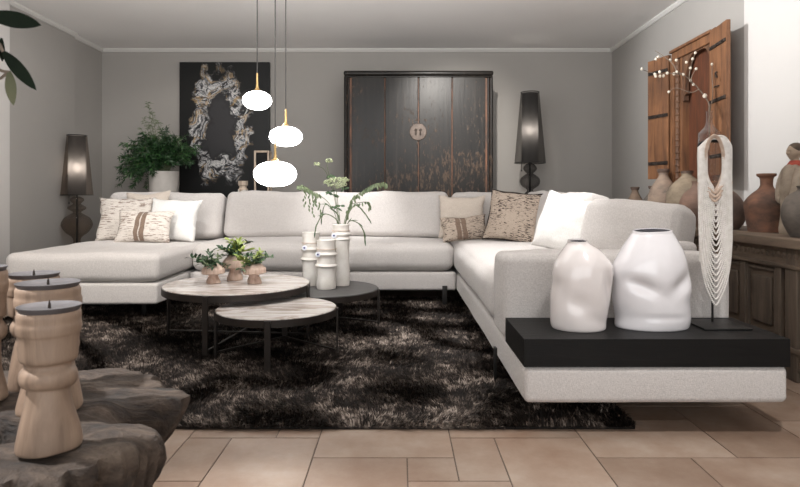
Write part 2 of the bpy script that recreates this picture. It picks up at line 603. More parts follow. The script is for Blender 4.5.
def marble():
    m, nt, N, L, p = new_mat('veined_marble')
    v = coords(nt, (1.2, 5.5, 1), rot=(0, 0, R(24)))
    a = noise_n(nt, v, 2.4, 8, 0.68, 1.6)
    c = ramp(nt, a.outputs[0], [(0.30, (0.22, 0.155, 0.12)), (0.44, (0.37, 0.31, 0.275)), (0.54, (0.54, 0.50, 0.47)), (0.70, (0.66, 0.63, 0.60))])
    L.new(c, p.inputs['Base Color'])
    p.inputs['Roughness'].default_value = 0.22
    return m


M['marble'] = marble()
M['slate'] = simple('slate_top', (0.075, 0.072, 0.072), (0.055, 0.053, 0.053), 12, 0.45, bstr=0.15)


def lacquer():
    m, nt, N, L, p = new_mat('worn_black_lacquer')
    g = noise_n(nt, coords(nt, (26, 26, 1.4)), 1, 6, 0.65)
    ch = noise_n(nt, coords(nt, (11, 11, 4)), 4.2, 7, 0.72)
    chips = noise_n(nt, coords(nt, (1, 1, 1)), 2.2, 3)
    tc = N.new('ShaderNodeTexCoord')
    sx = N.new('ShaderNodeSeparateXYZ')
    L.new(tc.outputs['Object'], sx.inputs[0])
    low = math_n(nt, 'MULTIPLY', math_n(nt, 'SUBTRACT', 1.5, sx.outputs[2]), 0.10)
    base = ramp(nt, g.outputs[0], [(0.3, (0.008, 0.0075, 0.007)), (0.60, (0.017, 0.0145, 0.0125)), (0.76, (0.050, 0.041, 0.034))])
    k = math_n(nt, 'ADD', math_n(nt, 'ADD', ch.outputs[0], low), math_n(nt, 'MULTIPLY', math_n(nt, 'SUBTRACT', chips.outputs[0], .5), .5))
    f = ramp(nt, k, [(0.585, (0, 0, 0)), (0.66, (.9, .9, .9))])
    L.new(mix(nt, f, base, (0.085, 0.056, 0.039)), p.inputs['Base Color'])
    L.new(bump(nt, math_n(nt, 'ADD', g.outputs[0], f), 0.25, 0.004), p.inputs['Normal'])
    p.inputs['Roughness'].default_value = 0.33
    p.inputs['Specular IOR Level'].default_value = 0.19
    return m


M['lacquer'] = lacquer()
M['door_edge'] = simple('worn_red_edge', (0.16, 0.066, 0.032), (0.05, 0.028, 0.018), 14, 0.6, stretch=(1, 1, .5))


def painting_mat():
    m, nt, N, L, p = new_mat('agate_painting')
    v = coords(nt)

    def warp(src, scale, amp, det=4):
        d = noise_n(nt, v, scale, det, 0.6)
        o = N.new('ShaderNodeVectorMath')
        o.operation = 'MULTIPLY_ADD'
        o.inputs[1].default_value = (amp, 0, amp)
        o.inputs[2].default_value = (-amp / 2, 0, -amp / 2)
        L.new(d.outputs['Color'], o.inputs[0])
        a = N.new('ShaderNodeVectorMath')
        L.new(src, a.inputs[0])
        L.new(o.outputs[0], a.inputs[1])
        return a.outputs[0]

    w1 = warp(v, 3.2, 0.46, 2)
    w2 = warp(w1, 8.0, 0.26, 5)
    sc = N.new('ShaderNodeVectorMath')
    sc.operation = 'MULTIPLY_ADD'
    sc.inputs[1].default_value = (1 / 0.245, 0, 1 / 0.46)
    sc.inputs[2].default_value = (0.16, 0, 0.0)
    L.new(w2, sc.inputs[0])
    ln = N.new('ShaderNodeVectorMath')
    ln.operation = 'LENGTH'
    L.new(sc.outputs[0], ln.inputs[0])
    rad = math_n(nt, 'MULTIPLY', ln.outputs['Value'], .5)
    ring = ramp(nt, rad, [(0.0, (0, 0, 0)), (0.335, (0, 0, 0)), (0.385, (1, 1, 1)), (0.615, (1, 1, 1)), (0.69, (0, 0, 0))])
    fl = noise_n(nt, w1, 8, 9, 0.70, 2.2)
    col = ramp(nt, fl.outputs[0], [(0.36, (0.008, 0.008, 0.009)), (0.46, (0.030, 0.031, 0.034)), (0.505, (0.22, 0.22, 0.23)), (0.54, (0.80, 0.78, 0.75)), (0.58, (0.12, 0.135, 0.16)), (0.64, (0.012, 0.012, 0.012))])
    gd = noise_n(nt, w1, 5.5, 6, 0.7, 1.0)
    gold = ramp(nt, gd.outputs[0], [(0.53, (0, 0, 0)), (0.57, (.92, .92, .92)), (0.615, (0, 0, 0))])
    col = mix(nt, gold, col, (0.46, 0.31, 0.15))
    gaps = noise_n(nt, w1, 4.0, 5, 0.6)
    ring = math_n(nt, 'MULTIPLY', ring, ramp(nt, gaps.outputs[0], [(0.36, (.10, .10, .10)), (0.48, (1, 1, 1))]))
    inner = ramp(nt, rad, [(0.26, (0.036, 0.035, 0.037)), (0.40, (0.010, 0.010, 0.010)), (0.75, (0.008, 0.008, 0.008))])
    L.new(mix(nt, ring, inner, col), p.inputs['Base Color'])
    p.inputs['Roughness'].default_value = 0.4
    p.inputs['Specular IOR Level'].default_value = 0.3
    return m


M['painting'] = painting_mat()
M['canvas_edge'] = simple('canvas_edge', (0.02, 0.02, 0.02), None, 5, 0.7)


def tile_mat():
    m, nt, N, L, p = new_mat('stone_tiles')
    g = N.new('ShaderNodeNewGeometry')
    a = noise_n(nt, coords(nt), 3.2, 7, 0.65)
    b = noise_n(nt, coords(nt), 16, 6, 0.65)
    c = ramp(nt, a.outputs[0], [(0.30, (0.165, 0.103, 0.070)), (0.50, (0.235, 0.172, 0.130)), (0.70, (0.325, 0.265, 0.215))])
    c = mix(nt, math_n(nt, 'MULTIPLY', b.outputs[0], .35), c, (0.32, 0.215, 0.155))
    t = ramp(nt, g.outputs['Random Per Island'], [(0, (0.80, 0.76, 0.73)), (1, (1.1, 1.1, 1.1))])
    L.new(mix(nt, 1.0, c, t, 'MULTIPLY'), p.inputs['Base Color'])
    L.new(bump(nt, math_n(nt, 'ADD', a.outputs[0], b.outputs[0]), 0.15, 0.004), p.inputs['Normal'])
    L.new(ramp(nt, b.outputs[0], [(0.3, (.38, .38, .38)), (0.7, (.55, .55, .55))]), p.inputs['Roughness'])
    return m


M['tile'] = tile_mat()
M['grout'] = simple('grout', (0.12, 0.09, 0.07), None, 30, 0.95)


def rug_mat(name, mul):
    m, nt, N, L, p = new_mat(name)
    a = noise_n(nt, coords(nt, (1, 1.4, 1)), 3.2, 5, 0.62, 0.7)
    b = noise_n(nt, coords(nt), 24.0, 4, 0.6)
    g = N.new('ShaderNodeNewGeometry')
    k = math_n(nt, 'ADD', math_n(nt, 'MULTIPLY', a.outputs[0], .52), math_n(nt, 'MULTIPLY', b.outputs[0], .50))
    k = math_n(nt, 'ADD', k, math_n(nt, 'MULTIPLY', math_n(nt, 'SUBTRACT', g.outputs['Random Per Island'], .5), .14))
    c = ramp(nt, k, [(0.44, tuple(x * mul for x in (0.0085, 0.0058, 0.0044))), (0.53, tuple(x * mul for x in (0.024, 0.0165, 0.0125))),
                     (0.585, tuple(x * mul for x in (0.115, 0.088, 0.072))), (0.67, tuple(x * mul for x in (0.40, 0.335, 0.285)))])
    L.new(c, p.inputs['Base Color'])
    p.inputs['Roughness'].default_value = 0.65
    p.inputs['Specular IOR Level'].default_value = 0.2
    return m


M['pile'] = rug_mat('rug_pile', 1.0)
M['rug_base'] = rug_mat('rug_backing', 0.5)


def trunk_mat():
    m, nt, N, L, p = new_mat('weathered_root')
    a = noise_n(nt, coords(nt, (3, 9, 6), rot=(0, 0, R(20))), 2.2, 8, 0.66, 0.8)
    b = noise_n(nt, coords(nt), 22, 6, 0.7)
    k = math_n(nt, 'ADD', math_n(nt, 'MULTIPLY', a.outputs[0], .7), math_n(nt, 'MULTIPLY', b.outputs[0], .3))
    c = ramp(nt, k, [(0.36, (0.014, 0.010, 0.008)), (0.49, (0.048, 0.031, 0.021)), (0.62, (0.118, 0.084, 0.060)), (0.74, (0.235, 0.185, 0.145))])
    L.new(c, p.inputs['Base Color'])
    L.new(bump(nt, k, 1.0, 0.035), p.inputs['Normal'])
    p.inputs['Roughness'].default_value = 0.75
    return m


M['trunk'] = trunk_mat()

# ------------------------------------------------------------------ room shell
XL, XR, YB, YF = -3.213, 2.286, 6.2, -1.6
# floor: individual rectangular stone tiles over a grout bed, one mesh
GX, GY, MOD = -0.285, 1.72, 0.154
taken = {}
rects = []


def put(i0, i1, j0, j1):
    for i in range(i0, i1):
        for j in range(j0, j1):
            if (i, j) in taken:
                return False
    for i in range(i0, i1):
        for j in range(j0, j1):
            taken[(i, j)] = 1
    rects.append((i0, i1, j0, j1))
    return True


for s in ((-3, -2, 0, 2), (-2, 0, -1, 2), (-3, -1, 2, 4), (-1, 0, 2, 3), (0, 3, 1, 3), (0, 2, -1, 1), (2, 3, 0, 1), (2, 4, -2, 0), (3, 4, 0, 2),
          (3, 6, 2, 4), (4, 6, -1, 2), (-5, -3, 0, 3), (-4, -2, -2, 0), (6, 9, 1, 3), (6, 8, -1, 1), (8, 11, -1, 1), (9, 11, 1, 4)):
    put(*s)
rng = random.Random(3)
i_lo, i_hi, j_lo, j_hi = -20, 18, -22, 30
for j in range(j_lo, j_hi):
    for i in range(i_lo, i_hi):
        if (i, j) in taken:
            continue
        opts = [(3, 2), (2, 2), (2, 3), (3, 3), (4, 3), (2, 1), (1, 2)]
        rng.shuffle(opts)
        for w_, h_ in opts + [(1, 1)]:
            if put(i, i + w_, j, j + h_):
                break
bm = bmesh.new()
for (i0, i1, j0, j1) in rects:
    x0, x1, y0, y1 = GX + i0 * MOD, GX + i1 * MOD, GY + j0 * MOD, GY + j1 * MOD
    x0, x1, y0, y1 = max(x0, XL), min(x1, XR), max(y0, YF), min(y1, YB)
    if x1 - x0 < .02 or y1 - y0 < .02:
        continue
    g = 0.0022
    vs = [bm.verts.new((x, y, 0)) for x, y in ((x0 + g, y0 + g), (x1 - g, y0 + g), (x1 - g, y1 - g), (x0 + g, y1 - g))]
    lo = [bm.verts.new((v.co.x, v.co.y, -0.006)) for v in vs]
    bm.faces.new(vs)
    for k in range(4):
        bm.faces.new((vs[k], lo[k], lo[(k + 1) % 4], vs[(k + 1) % 4])).material_index = 0
v4 = [bm.verts.new((x, y, -0.003)) for x, y in ((XL - .2, YF), (XR + .2, YF), (XR + .2, YB + .2), (XL - .2, YB + .2))]
bm.faces.new(v4).material_index = 1
struct('floor', bm, [M['tile'], M['grout']])

struct('ceiling', B(XL - .15, XR + .15, YF, YB + .15, CH, CH + .1), M['ceiling'])
struct('wall_back', B(XL - .15, XR + .15, YB, YB + .12, -.01, CH), M['wall'])
struct('wall_right', B(XR, XR + .12, 3.80, YB, -.01, CH), M['wall'])
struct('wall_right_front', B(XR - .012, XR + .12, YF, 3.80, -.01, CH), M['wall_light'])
struct('wall_left', B(XL - .12, XL, 5.62, YB, -.01, CH), M['wall'])
struct('wall_left_front', B(XL - .12, XL + .035, 4.66, 5.62, -.01, CH), M['wall'])
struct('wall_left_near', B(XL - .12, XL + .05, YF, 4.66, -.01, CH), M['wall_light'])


def cornice(name, a, b, nrm):
    bm = bmesh.new()
    a, b, nrm = Vector(a), Vector(b), Vector(nrm)
    prof = [(0, 0), (0, -.035), (.012, -.033), (.030, -.012), (.034, 0)]
    ends = []
    for q in (a, b):
        ends.append([bm.verts.new(q + nrm * u + Vector((0, 0, w))) for u, w in prof])
    n = len(prof)
    for k in range(n):
        bm.faces.new((ends[0][k], ends[0][(k + 1) % n], ends[1][(k + 1) % n], ends[1][k]))
    bm.faces.new(ends[0])
    bm.faces.new(ends[1][::-1])
    struct(name, bm, M['trim'])


cornice('trim_1', (XL, YB, CH), (XR, YB, CH), (0, -1, 0))
cornice('trim_2', (XR, 3.80, CH), (XR, YB, CH), (-1, 0, 0))
cornice('trim_3', (XL, 5.62, CH), (XL, YB, CH), (1, 0, 0))
cornice('trim_4', (XL + .035, 1.0, CH), (XL + .035, 5.62, CH), (1, 0, 0))
cornice('trim_5', (XR - .012, 1.0, CH), (XR - .012, 3.80, CH), (-1, 0, 0))
struct('baseboard_back', B(XL, XR, YB - .015, YB, 0, .09), M['trim'])
struct('baseboard_right', B(XR - .03, XR - .012, 1.0, 3.8, 0, .09), M['trim'])
struct('baseboard_left', B(XL + .05, XL + .065, 1.0, 4.66, 0, .09), M['trim'])

# ------------------------------------------------------------------ rug
RX0, RX1, RY0, RY1 = -2.72, 0.86, 2.10, 4.78
rug = thing('rug', 'large dark brown shaggy rug with silvery patches under the coffee tables', 'rug', ((RX0 + RX1) / 2, (RY0 + RY1) / 2, 0))
hx, hy = (RX1 - RX0) / 2, (RY1 - RY0) / 2
obj('backing', B(-hx, hx, -hy, hy, 0.001, 0.010, bev=0.003), M['rug_base'], rug)


def pile():
    g = np.random.default_rng(5)
    n = 330000
    # more blades where the rug is near
    y = RY0 + (RY1 - RY0) * g.random(n * 2) ** 1.0
    keep = g.random(n * 2) < (RY0 / y) ** 1.4
    y = y[keep][:n]
    n = len(y)
    x = RX0 + (RX1 - RX0) * g.random(n)
    x, y = x - (RX0 + RX1) / 2, y - (RY0 + RY1) / 2
    # tufts lean together: slowly varying field + jitter
    th = 2.4 * np.sin(x * 3.1 + 1.3 * np.sin(y * 2.7)) + 2.2 * np.sin(y * 4.3 + 1.7 * np.sin(x * 2.1 + 1)) + 1.2 * np.sin(9 * x + 7 * y) + g.normal(0, .55, n)
    lean = np.clip(g.normal(0.95, .28, n), .2, 1.4)
    ln = g.uniform(.022, .042, n)
    w = g.uniform(.0020, .0036, n)
    dx, dy, dz = np.cos(th) * np.sin(lean), np.sin(th) * np.sin(lean), np.cos(lean)
    sxv, syv = -np.sin(th), np.cos(th)
    zb = np.full(n, .008)
    V = np.zeros((n, 5, 3), np.float32)
    V[:, 0] = np.stack([x - sxv * w, y - syv * w, zb], 1)
    V[:, 1] = np.stack([x + sxv * w, y + syv * w, zb], 1)
    mx, my, mz = x + dx * ln * .45, y + dy * ln * .45, zb + dz * ln * .65 + .002
    V[:, 2] = np.stack([mx + sxv * w * .8, my + syv * w * .8, mz], 1)
    V[:, 3] = np.stack([mx - sxv * w * .8, my - syv * w * .8, mz], 1)
    V[:, 4] = np.stack([x + dx * ln, y + dy * ln, zb + dz * ln * .95], 1)
    base = (np.arange(n) * 5)[:, None]
    quads = (base + np.array([[0, 1, 2, 3]])).astype(np.int32)
    tris = (base + np.array([[3, 2, 4]])).astype(np.int32)
    loops = np.concatenate([quads, tris], 1).reshape(-1)
    starts = (np.arange(n) * 7)[:, None] + np.array([[0, 4]])
    me = bpy.data.meshes.new('pile')
    me.vertices.add(n * 5)
    me.vertices.foreach_set('co', V.reshape(-1))
    me.loops.add(len(loops))
    me.loops.foreach_set('vertex_index', loops)
    me.polygons.add(n * 2)
    me.polygons.foreach_set('loop_start', starts.reshape(-1).astype(np.int32))
    me.update(calc_edges=True)
    me.materials.append(M['pile'])
    o = bpy.data.objects.new('pile', me)
    COL.objects.link(o)
    o.parent = rug
    o['kind'] = 'stuff'


pile()
RUGZ = 0.012

# ------------------------------------------------------------------ sectional sofa
sofa = thing('sectional_sofa', 'long pale linen U shaped sectional sofa with chaise and black end shelf', 'sofa', (-0.6, 4.6, 0))
SO = Vector((-0.6, 4.6, 0))


def sofa_part(name, fnc, m, label=None):
    bm = bmesh.new()
    fnc(bm)
    bmesh.ops.translate(bm, verts=bm.verts, vec=-SO)
    o = obj(name, bm, m, sofa, angle=60)
    if label:
        o['label'] = label
    return o


SB = 5.40
D2 = 2.03
sofa_part('base', lambda b: soft_box(b, -2.66, -1.635, 3.87, SB, .125, .268, .022, 0, 0, .0015), M['linen'])
sofa_part('base', lambda b: soft_box(b, -1.632, .437, 4.45, SB, .125, .268, .022, 0, 0, .0015), M['linen'])
sofa_part('base', lambda b: soft_box(b, .44, 1.374, D2, SB, .119, .250, .022, 0, 0, .0015), M['linen'])
sofa_part('seat_cushion', lambda b: soft_box(b, -2.67, -1.63, 3.865, 5.2, .275, .468, .052, .020, .008, .006, seed=1), M['linen'])
sofa_part('seat_cushion', lambda b: soft_box(b, -1.622, .425, 4.435, 5.2, .272, .488, .07, .022, .012, .006, seed=2), M['linen'])
sofa_part('seat_cushion', lambda b: soft_box(b, .432, 1.25, 2.655, 5.2, .255, .488, .07, .022, .012, .006, seed=3), M['linen'])
sofa_part('armrest', lambda b: soft_box(b, .430, 1.38, 2.392, 2.642, .252, .608, .035, .008, .006, .003, seed=4), M['linen'])
sofa_part('backrest', lambda b: soft_box(b, 1.26, 1.385, 2.66, SB, .25, .64, .03, 0, 0, .002), M['linen'])
sofa_part('backrest', lambda b: soft_box(b, -2.66, 1.25, 5.28, SB + .02, .268, .70, .03, 0, 0, .002), M['linen'])


def back_cushion(w, h, t, loc, yaw, lean, seed, m='linen', roll=0.0):
    bm = bmesh.new()
    soft_box(bm, -w / 2, w / 2, -t / 2, t / 2, 0, h, min(.05, t * .42), .008, .008, .012, .05, seed)
    for v in bm.verts:
        v.co.y *= 1 - .30 * max(0, v.co.z / h) ** 2 * (1 if v.co.y > 0 else .6)
    Mx = Matrix.Translation(Vector(loc) - SO) @ Matrix.Rotation(yaw, 4, 'Z') @ Matrix.Rotation(-lean, 4, 'X') @ Matrix.Rotation(roll, 4, 'Y')
    bmesh.ops.transform(bm, matrix=Mx, verts=bm.verts)
    return obj('back_cushion', bm, M[m], sofa, angle=60)


back_cushion(1.00, .405, .21, (-2.055, 5.06, .478), 0, R(11), 11)
back_cushion(1.93, .40, .21, (-.555, 5.05, .492), 0, R(11), 12)
back_cushion(.62, .395, .20, (.765, 5.06, .492), 0, R(11), 13)
back_cushion(.86, .40, .20, (1.10, 4.52, .492), R(-90), R(11), 14)
back_cushion(.66, .37, .21, (1.115, 3.74, .492), R(-88), R(12), 15)
back_cushion(.55, .332, .21, (1.185, 2.985, .497), R(-56), R(12), 16, 'linen', R(4))
sofa_part('end_shelf', lambda b: box(b, .438, 1.376, D2 - .003, 2.388, .2505, .349), M['black_wood'], 'thick black wooden shelf at the sofa end')
for (lx, ly, w_, d_) in ((.345, 4.437, .038, .012), (.434, 2.62, .012, .038), (-1.45, 4.437, .038, .012), (-2.45, 5.30, .03, .03), (-2.45, 4.05, .03, .03), (-1.8, 4.05, .03, .03), (1.25, 5.30, .03, .03), (1.25, 2.62, .03, .03)):
    zt = .165 if min(w_, d_) < .02 else .14
    zb = RUGZ if (RX0 < lx < RX1 and RY0 < ly < RY1) else 0.0
    sofa_part('leg', lambda b: box(b, lx - w_ / 2, lx + w_ / 2, ly - d_ / 2, ly + d_ / 2, zb, zt, bev=.001), M['black_metal'])


# ------------------------------------------------------------------ throw pillows
def pillow(label, w, h, t, loc, yaw, lean, roll, m, seed, band=None, trim=False, group='throw pillows on the sofa', pinch=.10):
    t_o = thing('throw_pillow', label, 'pillow', loc, (0, 0, 0), group)
    t_o.rotation_euler = (Matrix.Rotation(yaw, 3, 'Z') @ Matrix.Rotation(-lean, 3, 'X') @ Matrix.Rotation(roll, 3, 'Y')).to_euler()
    obj('cover', pillow_bm(w, h, t, seed, pinch=pinch), M[m], t_o, angle=80)
    if band:
        bm = bmesh.new()
        n = 20
        u0, u1 = band
        for a0, a1 in ((u0, u0 + (u1 - u0) * .44), (u0 + (u1 - u0) * .56, u1)):
            g = [[bm.verts.new(pillow_point(a0 + (a1 - a0) * i / 6, -.985 + 1.97 * j / n, w, h, t, -1, seed, .0035, pinch)) for j in range(n + 1)] for i in range(7)]
            for i in range(6):
                for j in range(n):
                    bm.faces.new((g[i][j], g[i + 1][j], g[i + 1][j + 1], g[i][j + 1]))
        obj('centre_band', bm, M['band'], t_o, angle=80)['label'] = 'brown striped centre band'
    if trim:
        bm = bmesh.new()
        pts = []
        n = 20
        for i in range(n):
            pts.append((-1 + 2 * i / n, -1))
        for i in range(n):
            pts.append((1, -1 + 2 * i / n))
        for i in range(n):
            pts.append((1 - 2 * i / n, 1))
        for i in range(n + 1):
            pts.append((-1, 1 - 2 * i / n))
        P = [pillow_point(u, v, w, h, t, 0.0, seed, pinch=pinch) for u, v in pts]
        tube(bm, P, 0.007, 6)
        obj('piping', bm, M['fur_trim'], t_o)['label'] = 'dark brown piping'
    return t_o


ZS = .478
pillow('square pale dashed pillow at the wall end of the chaise, standing upright', .46, .385, .13, (-2.31, 4.80, ZS), R(4), R(14), 0, 'dash_pale', 21)
pillow('pale pillow almost hidden behind the two square pillows on the chaise', .38, .42, .10, (-2.16, 4.915, ZS + .005), 0, R(10), R(-3), 'linen_warm', 22)
pillow('plain bright white square pillow on the chaise', .45, .375, .13, (-1.91, 4.76, ZS), R(-6), R(18), R(2), 'white_linen', 23)
pillow('small oblong dashed pillow with brown centre band lying before the chaise pillows', .47, .285, .12, (-2.07, 4.60, ZS), R(-2), R(22), 0, 'dash_pale', 24, band=(-.22, .14))
pillow('plain beige square pillow in the far corner of the sofa', .40, .375, .12, (.525, 4.86, .498), R(-4), R(12), 0, 'linen_warm', 25)
pillow('small oblong dashed pillow with brown band in the far sofa corner', .40, .215, .10, (.535, 4.60, .498), R(8), R(24), R(-4), 'dash_dark', 26, band=(-.42, .02))
pillow('large dashed brown square pillow with dark piping in the sofa corner', .43, .415, .13, (.835, 4.42, .498), R(-24), R(17), R(7), 'dash_dark', 27, trim=True)
pillow('bright white square pillow leaning on the right arm cushions', .50, .385, .15, (.960, 3.57, .500), R(-64), R(18), R(8), 'white_linen', 28)

# ------------------------------------------------------------------ wardrobe, console, painting
cab = thing('wardrobe', 'tall worn black lacquered wardrobe with round brass lock plate', 'wardrobe', (0.18, 5.60, 0))
x0, x1, zt = -.70, .70, 2.03
obj('body', B(x0, x1, .012, .53, .06, zt, bev=.004), M['door_edge'], cab, angle=20)
for sx in (-1, 1):
    b = bmesh.new()
    for dx in (0, .028):
        tube(b, [(sx * (.712 - dx), .02, .0), (sx * (.712 - dx), .02, zt)], .016, 10)
    obj('corner_post', b, M['lacquer'], cab)
    b = bmesh.new()
    box(b, sx * .712 - .012, sx * .712 + .012, .03, .53, .0, zt, bev=.004)
    obj('side_panel', b, M['lacquer'], cab)
wd = (.655 * 2) / 4
for k in range(4):
    a = -.655 + k * wd
    d = obj('door', B(a + .0055, a + wd - .0055, -.006, .03, .14, zt - .01, bev=.004), M['lacquer'], cab, angle=20)
b = bmesh.new()
box(b, -.728, .728, -.035, .54, zt, 2.076, bev=.018, seg=4)
box(b, -.716, .716, -.015, .54, zt - .016, zt, bev=.004)
obj('cornice', b, M['lacquer'], cab)
obj('plinth', B(-.70, .70, .0, .53, 0, .13, bev=.004), M['lacquer'], cab)
b = bmesh.new()
zc = EYE + (197 - 132) / F * 5.6
lathe(b, [(.084, 0), (.084, .004), (.078, .008), (.05, .009), (0.0, .010)], 40)
bmesh.ops.rotate(b, verts=b.verts, matrix=Matrix.Rotation(R(90), 3, 'X'))
bmesh.ops.translate(b, verts=b.verts, vec=(-.004, -.006, zc))
lp = obj('lock_plate', b, simple('aged_copper', (0.135, 0.10, 0.08), (0.07, 0.05, 0.04), 14, 0.55, 0.2), cab)
lp['label'] = 'round aged brass lock plate'
b = bmesh.new()
for sx in (-1, 1):
    box(b, -.004 + sx * .022 - .007, -.004 + sx * .022 + .007, -.026, -.014, zc - .032, zc + .032, bev=.003)
    box(b, -.004 + sx * .022 - .014, -.004 + sx * .022 + .014, -.026, -.014, zc + .012, zc + .024, bev=.003)
obj('pull', b, M['iron'], lp)

con = thing('console_table', 'low dark console behind the sofa, holding the plant pot', 'console', (-2.0, 5.72, 0))
obj('top', B(-.62, .62, -.17, .17, .71, .75, bev=.004), M['black_wood'], con)
for sx in (-1, 1):
    for sy in (-1, 1):
        obj('leg', B(sx * .58 - .02, sx * .58 + .02, sy * .14 - .02, sy * .14 + .02, 0, .71, bev=.003), M['black_wood'], con)

pic = thing('painting', 'black canvas with an abstract ring of white, grey and gold veins', 'painting', ((180 + 270) / 2 / 1 and (225 - 400) / F * 6.17, 6.17, 1.60))
obj('canvas', B(-.482, .482, -.02, .028, -.80, EYE + 135 / F * 6.15 - 1.60, bev=.003), M['painting'], pic, angle=20)

# ------------------------------------------------------------------ floor lamps
def floor_lamp(label, px, Y, y_top, y_bot, hw_top, hw_bot, base_prof, glass, sheer, cordside):
    s = Y / F
    X = (px - CX) * s
    z1, z0 = EYE + (HY - y_top) * s, EYE + (HY - y_bot) * s
    t = thing('floor_lamp', label, 'lamp', (X, Y, 0), (0, 0, 0), 'tall floor lamps with double shades')
    b = bmesh.new()
    lathe(b, [(hw_bot * s, z0), (hw_top * s, z1)], 48, cap0=False, cap1=False)
    sh = obj('outer_shade', b, sheer, t)
    b = bmesh.new()
    nn = 96
    lathe(b, [(hw_top * .88 * s, z0 + .006), (hw_top * .84 * s, z1 - .01)], nn, cap0=False, cap1=False,
          fn=lambda co, a, k: Vector((co.x * (1 + .03 * (int(a / (2 * PI) * nn + .5) % 2)), co.y * (1 + .03 * (int(a / (2 * PI) * nn + .5) % 2)), co.z)))
    obj('inner_shade', b, M['pleat'], t, angle=10)
    for r, z in ((hw_bot * s, z0), (hw_top * s, z1)):
        b = bmesh.new()
        pts = [(r * math.cos(a), r * math.sin(a), z) for a in np.linspace(0, 2 * PI, 49)]
        tube(b, pts, .004, 6, False)
        obj('shade_ring', b, M['black_metal'], t)
    b = bmesh.new()
    tube(b, [(0, 0, z0 - .06), (0, 0, z0 + (z1 - z0) * .36)], .008, 8)
    obj('pole', b, M['black_metal'], t)
    b = bmesh.new()
    lathe(b, [(0, -.05)] + [(.034 * math.sin(q), -.045 * math.cos(q)) for q in np.linspace(.2, PI - .2, 10)] + [(0, .05)], 16, (0, 0, z0 + (z1 - z0) * .46))
    obj('bulb', b, M['bulb'], t)
    pr = [(r * s, EYE + (HY - y) * s if y is not None else 0) for r, y in base_prof]
    b = bmesh.new()
    lathe(b, smooth_prof(pr, 5), 40)
    obj('glass_body', b, glass, t)
    b = bmesh.new()
    lathe(b, [(.15, 0), (.15, .018), (.13, .024), (.02, .030), (.012, .05), (.010, z0 - .05)], 32)
    obj('base', b, M['black_metal'], t)
    b = bmesh.new()
    tube(b, [(cordside * hw_bot * .55 * s, 0, z0 + .02), (cordside * hw_bot * .55 * s, 0, z0 - .07)], .003, 6)
    lathe(b, [(.005, 0), (.007, .012), (.004, .02)], 8, (cordside * hw_bot * .55 * s, 0, z0 - .085))
    obj('pull_cord', b, M['black_metal'], t)
    return t


def pleat_mat():
    m, nt, N, L, p = new_mat('black_pleated_shade')
    tr = N.new('ShaderNodeBsdfTranslucent')
    tr.inputs[0].default_value = (0.55, 0.52, 0.50, 1)
    tp = N.new('ShaderNodeBsdfTransparent')
    tp.inputs[0].default_value = (0.5, 0.47, 0.44, 1)
    p.inputs['Base Color'].default_value = (0.012, 0.011, 0.011, 1)
    p.inputs['Roughness'].default_value = 0.6
    m1 = N.new('ShaderNodeMixShader')
    m1.inputs[0].default_value = 0.17
    L.new(p.outputs[0], m1.inputs[1])
    L.new(tr.outputs[0], m1.inputs[2])
    m2 = N.new('ShaderNodeMixShader')
    m2.inputs[0].default_value = 0.02
    L.new(m1.outputs[0], m2.inputs[1])
    L.new(tp.outputs[0], m2.inputs[2])
    L.new(m2.outputs[0], N['Material Output'].inputs[0])
    return m


M['pleat'] = pleat_mat()
floor_lamp('black floor lamp with tall double shade standing right of the black wardrobe', 530, 5.78, 92.5, 163, 9, 15.3,
           [(3, 300), (3, 222), (5, 216), (11, 208), (12, 203), (10, 198), (5, 193), (3, 190.5), (4.5, 188.5), (8.5, 185.5), (10, 181.5), (9, 178), (5.5, 175), (3.2, 173.5), (4.5, 172), (6.6, 169.5), (6.6, 167.5), (4.8, 165), (2, 163)], M['smoke_black'], M['sheer_black'], -1)
floor_lamp('smoky brown glass floor lamp in the corner behind the chaise', 77, 5.40, 135.5, 195, 9, 14.5,
           [(4, 282), (3.2, 266), (6, 261), (11, 255), (8, 249), (4, 244), (3.2, 240), (5, 236.5), (10, 232.5), (13.6, 227), (14, 223), (11.5, 218), (6.5, 214.5), (3.6, 212.5), (5, 211), (8, 209), (8, 207), (5, 205), (3.4, 203.8), (4.5, 202.5), (6.2, 200.5), (5.8, 198.5), (2.5, 196.5)], M['smoke_brown'], M['sheer_brown'], -1)

# ------------------------------------------------------------------ pendant lamps
def pendant(label, px, py, hw, hh, y_stem_top, Y):
    s = Y / F
    c = at(px, py, Y)
    t = thing('pendant_lamp', label, 'lamp', (c.x, c.y, CH), (0, 0, 0), 'opal globe pendant lamps')
    dz = c.z - CH
    b = bmesh.new()
    prof = []
    for q in np.linspace(-PI / 2, PI / 2, 25):
        r = max(0, math.cos(q)) ** .86 * hw * s
        prof.append((r, dz + math.sin(q) * hh * s))
    lathe(b, prof, 40)
    obj('globe', b, M['opal'], t, angle=80)
    zs = EYE + (HY - y_stem_top) * s - CH
    zg = dz + hh * s
    b = bmesh.new()
    lathe(b, smooth_prof([(.030, zg - .012), (.024, zg + .003), (.011, zg + .02), (.007, zg + .05), (.006, zs - .01), (.004, zs)], 4), 18)
    obj('stem', b, M['brass'], t)
    b = bmesh.new()
    tube(b, [(0, 0, zs - .005), (0, 0, -.02)], .0035, 6)
    obj('cord', b, M['cord'], t)
    b = bmesh.new()
    lathe(b, [(.05, -.025), (.05, -.004), (.045, 0)], 24)
    obj('canopy', b, M['brass'], t)
    return t


pendant('smallest and highest opal pendant lamp, before the agate painting', 257.2, 100.5, 14.2, 9.2, 73, 3.62)
pendant('middle opal pendant lamp, right of the painting, hung at middle height', 285.8, 136.5, 16.3, 9.9, 109, 3.40)
pendant('largest and lowest opal pendant lamp, hung just over the coffee tables', 275.2, 174, 21.2, 12.6, 137, 3.26)

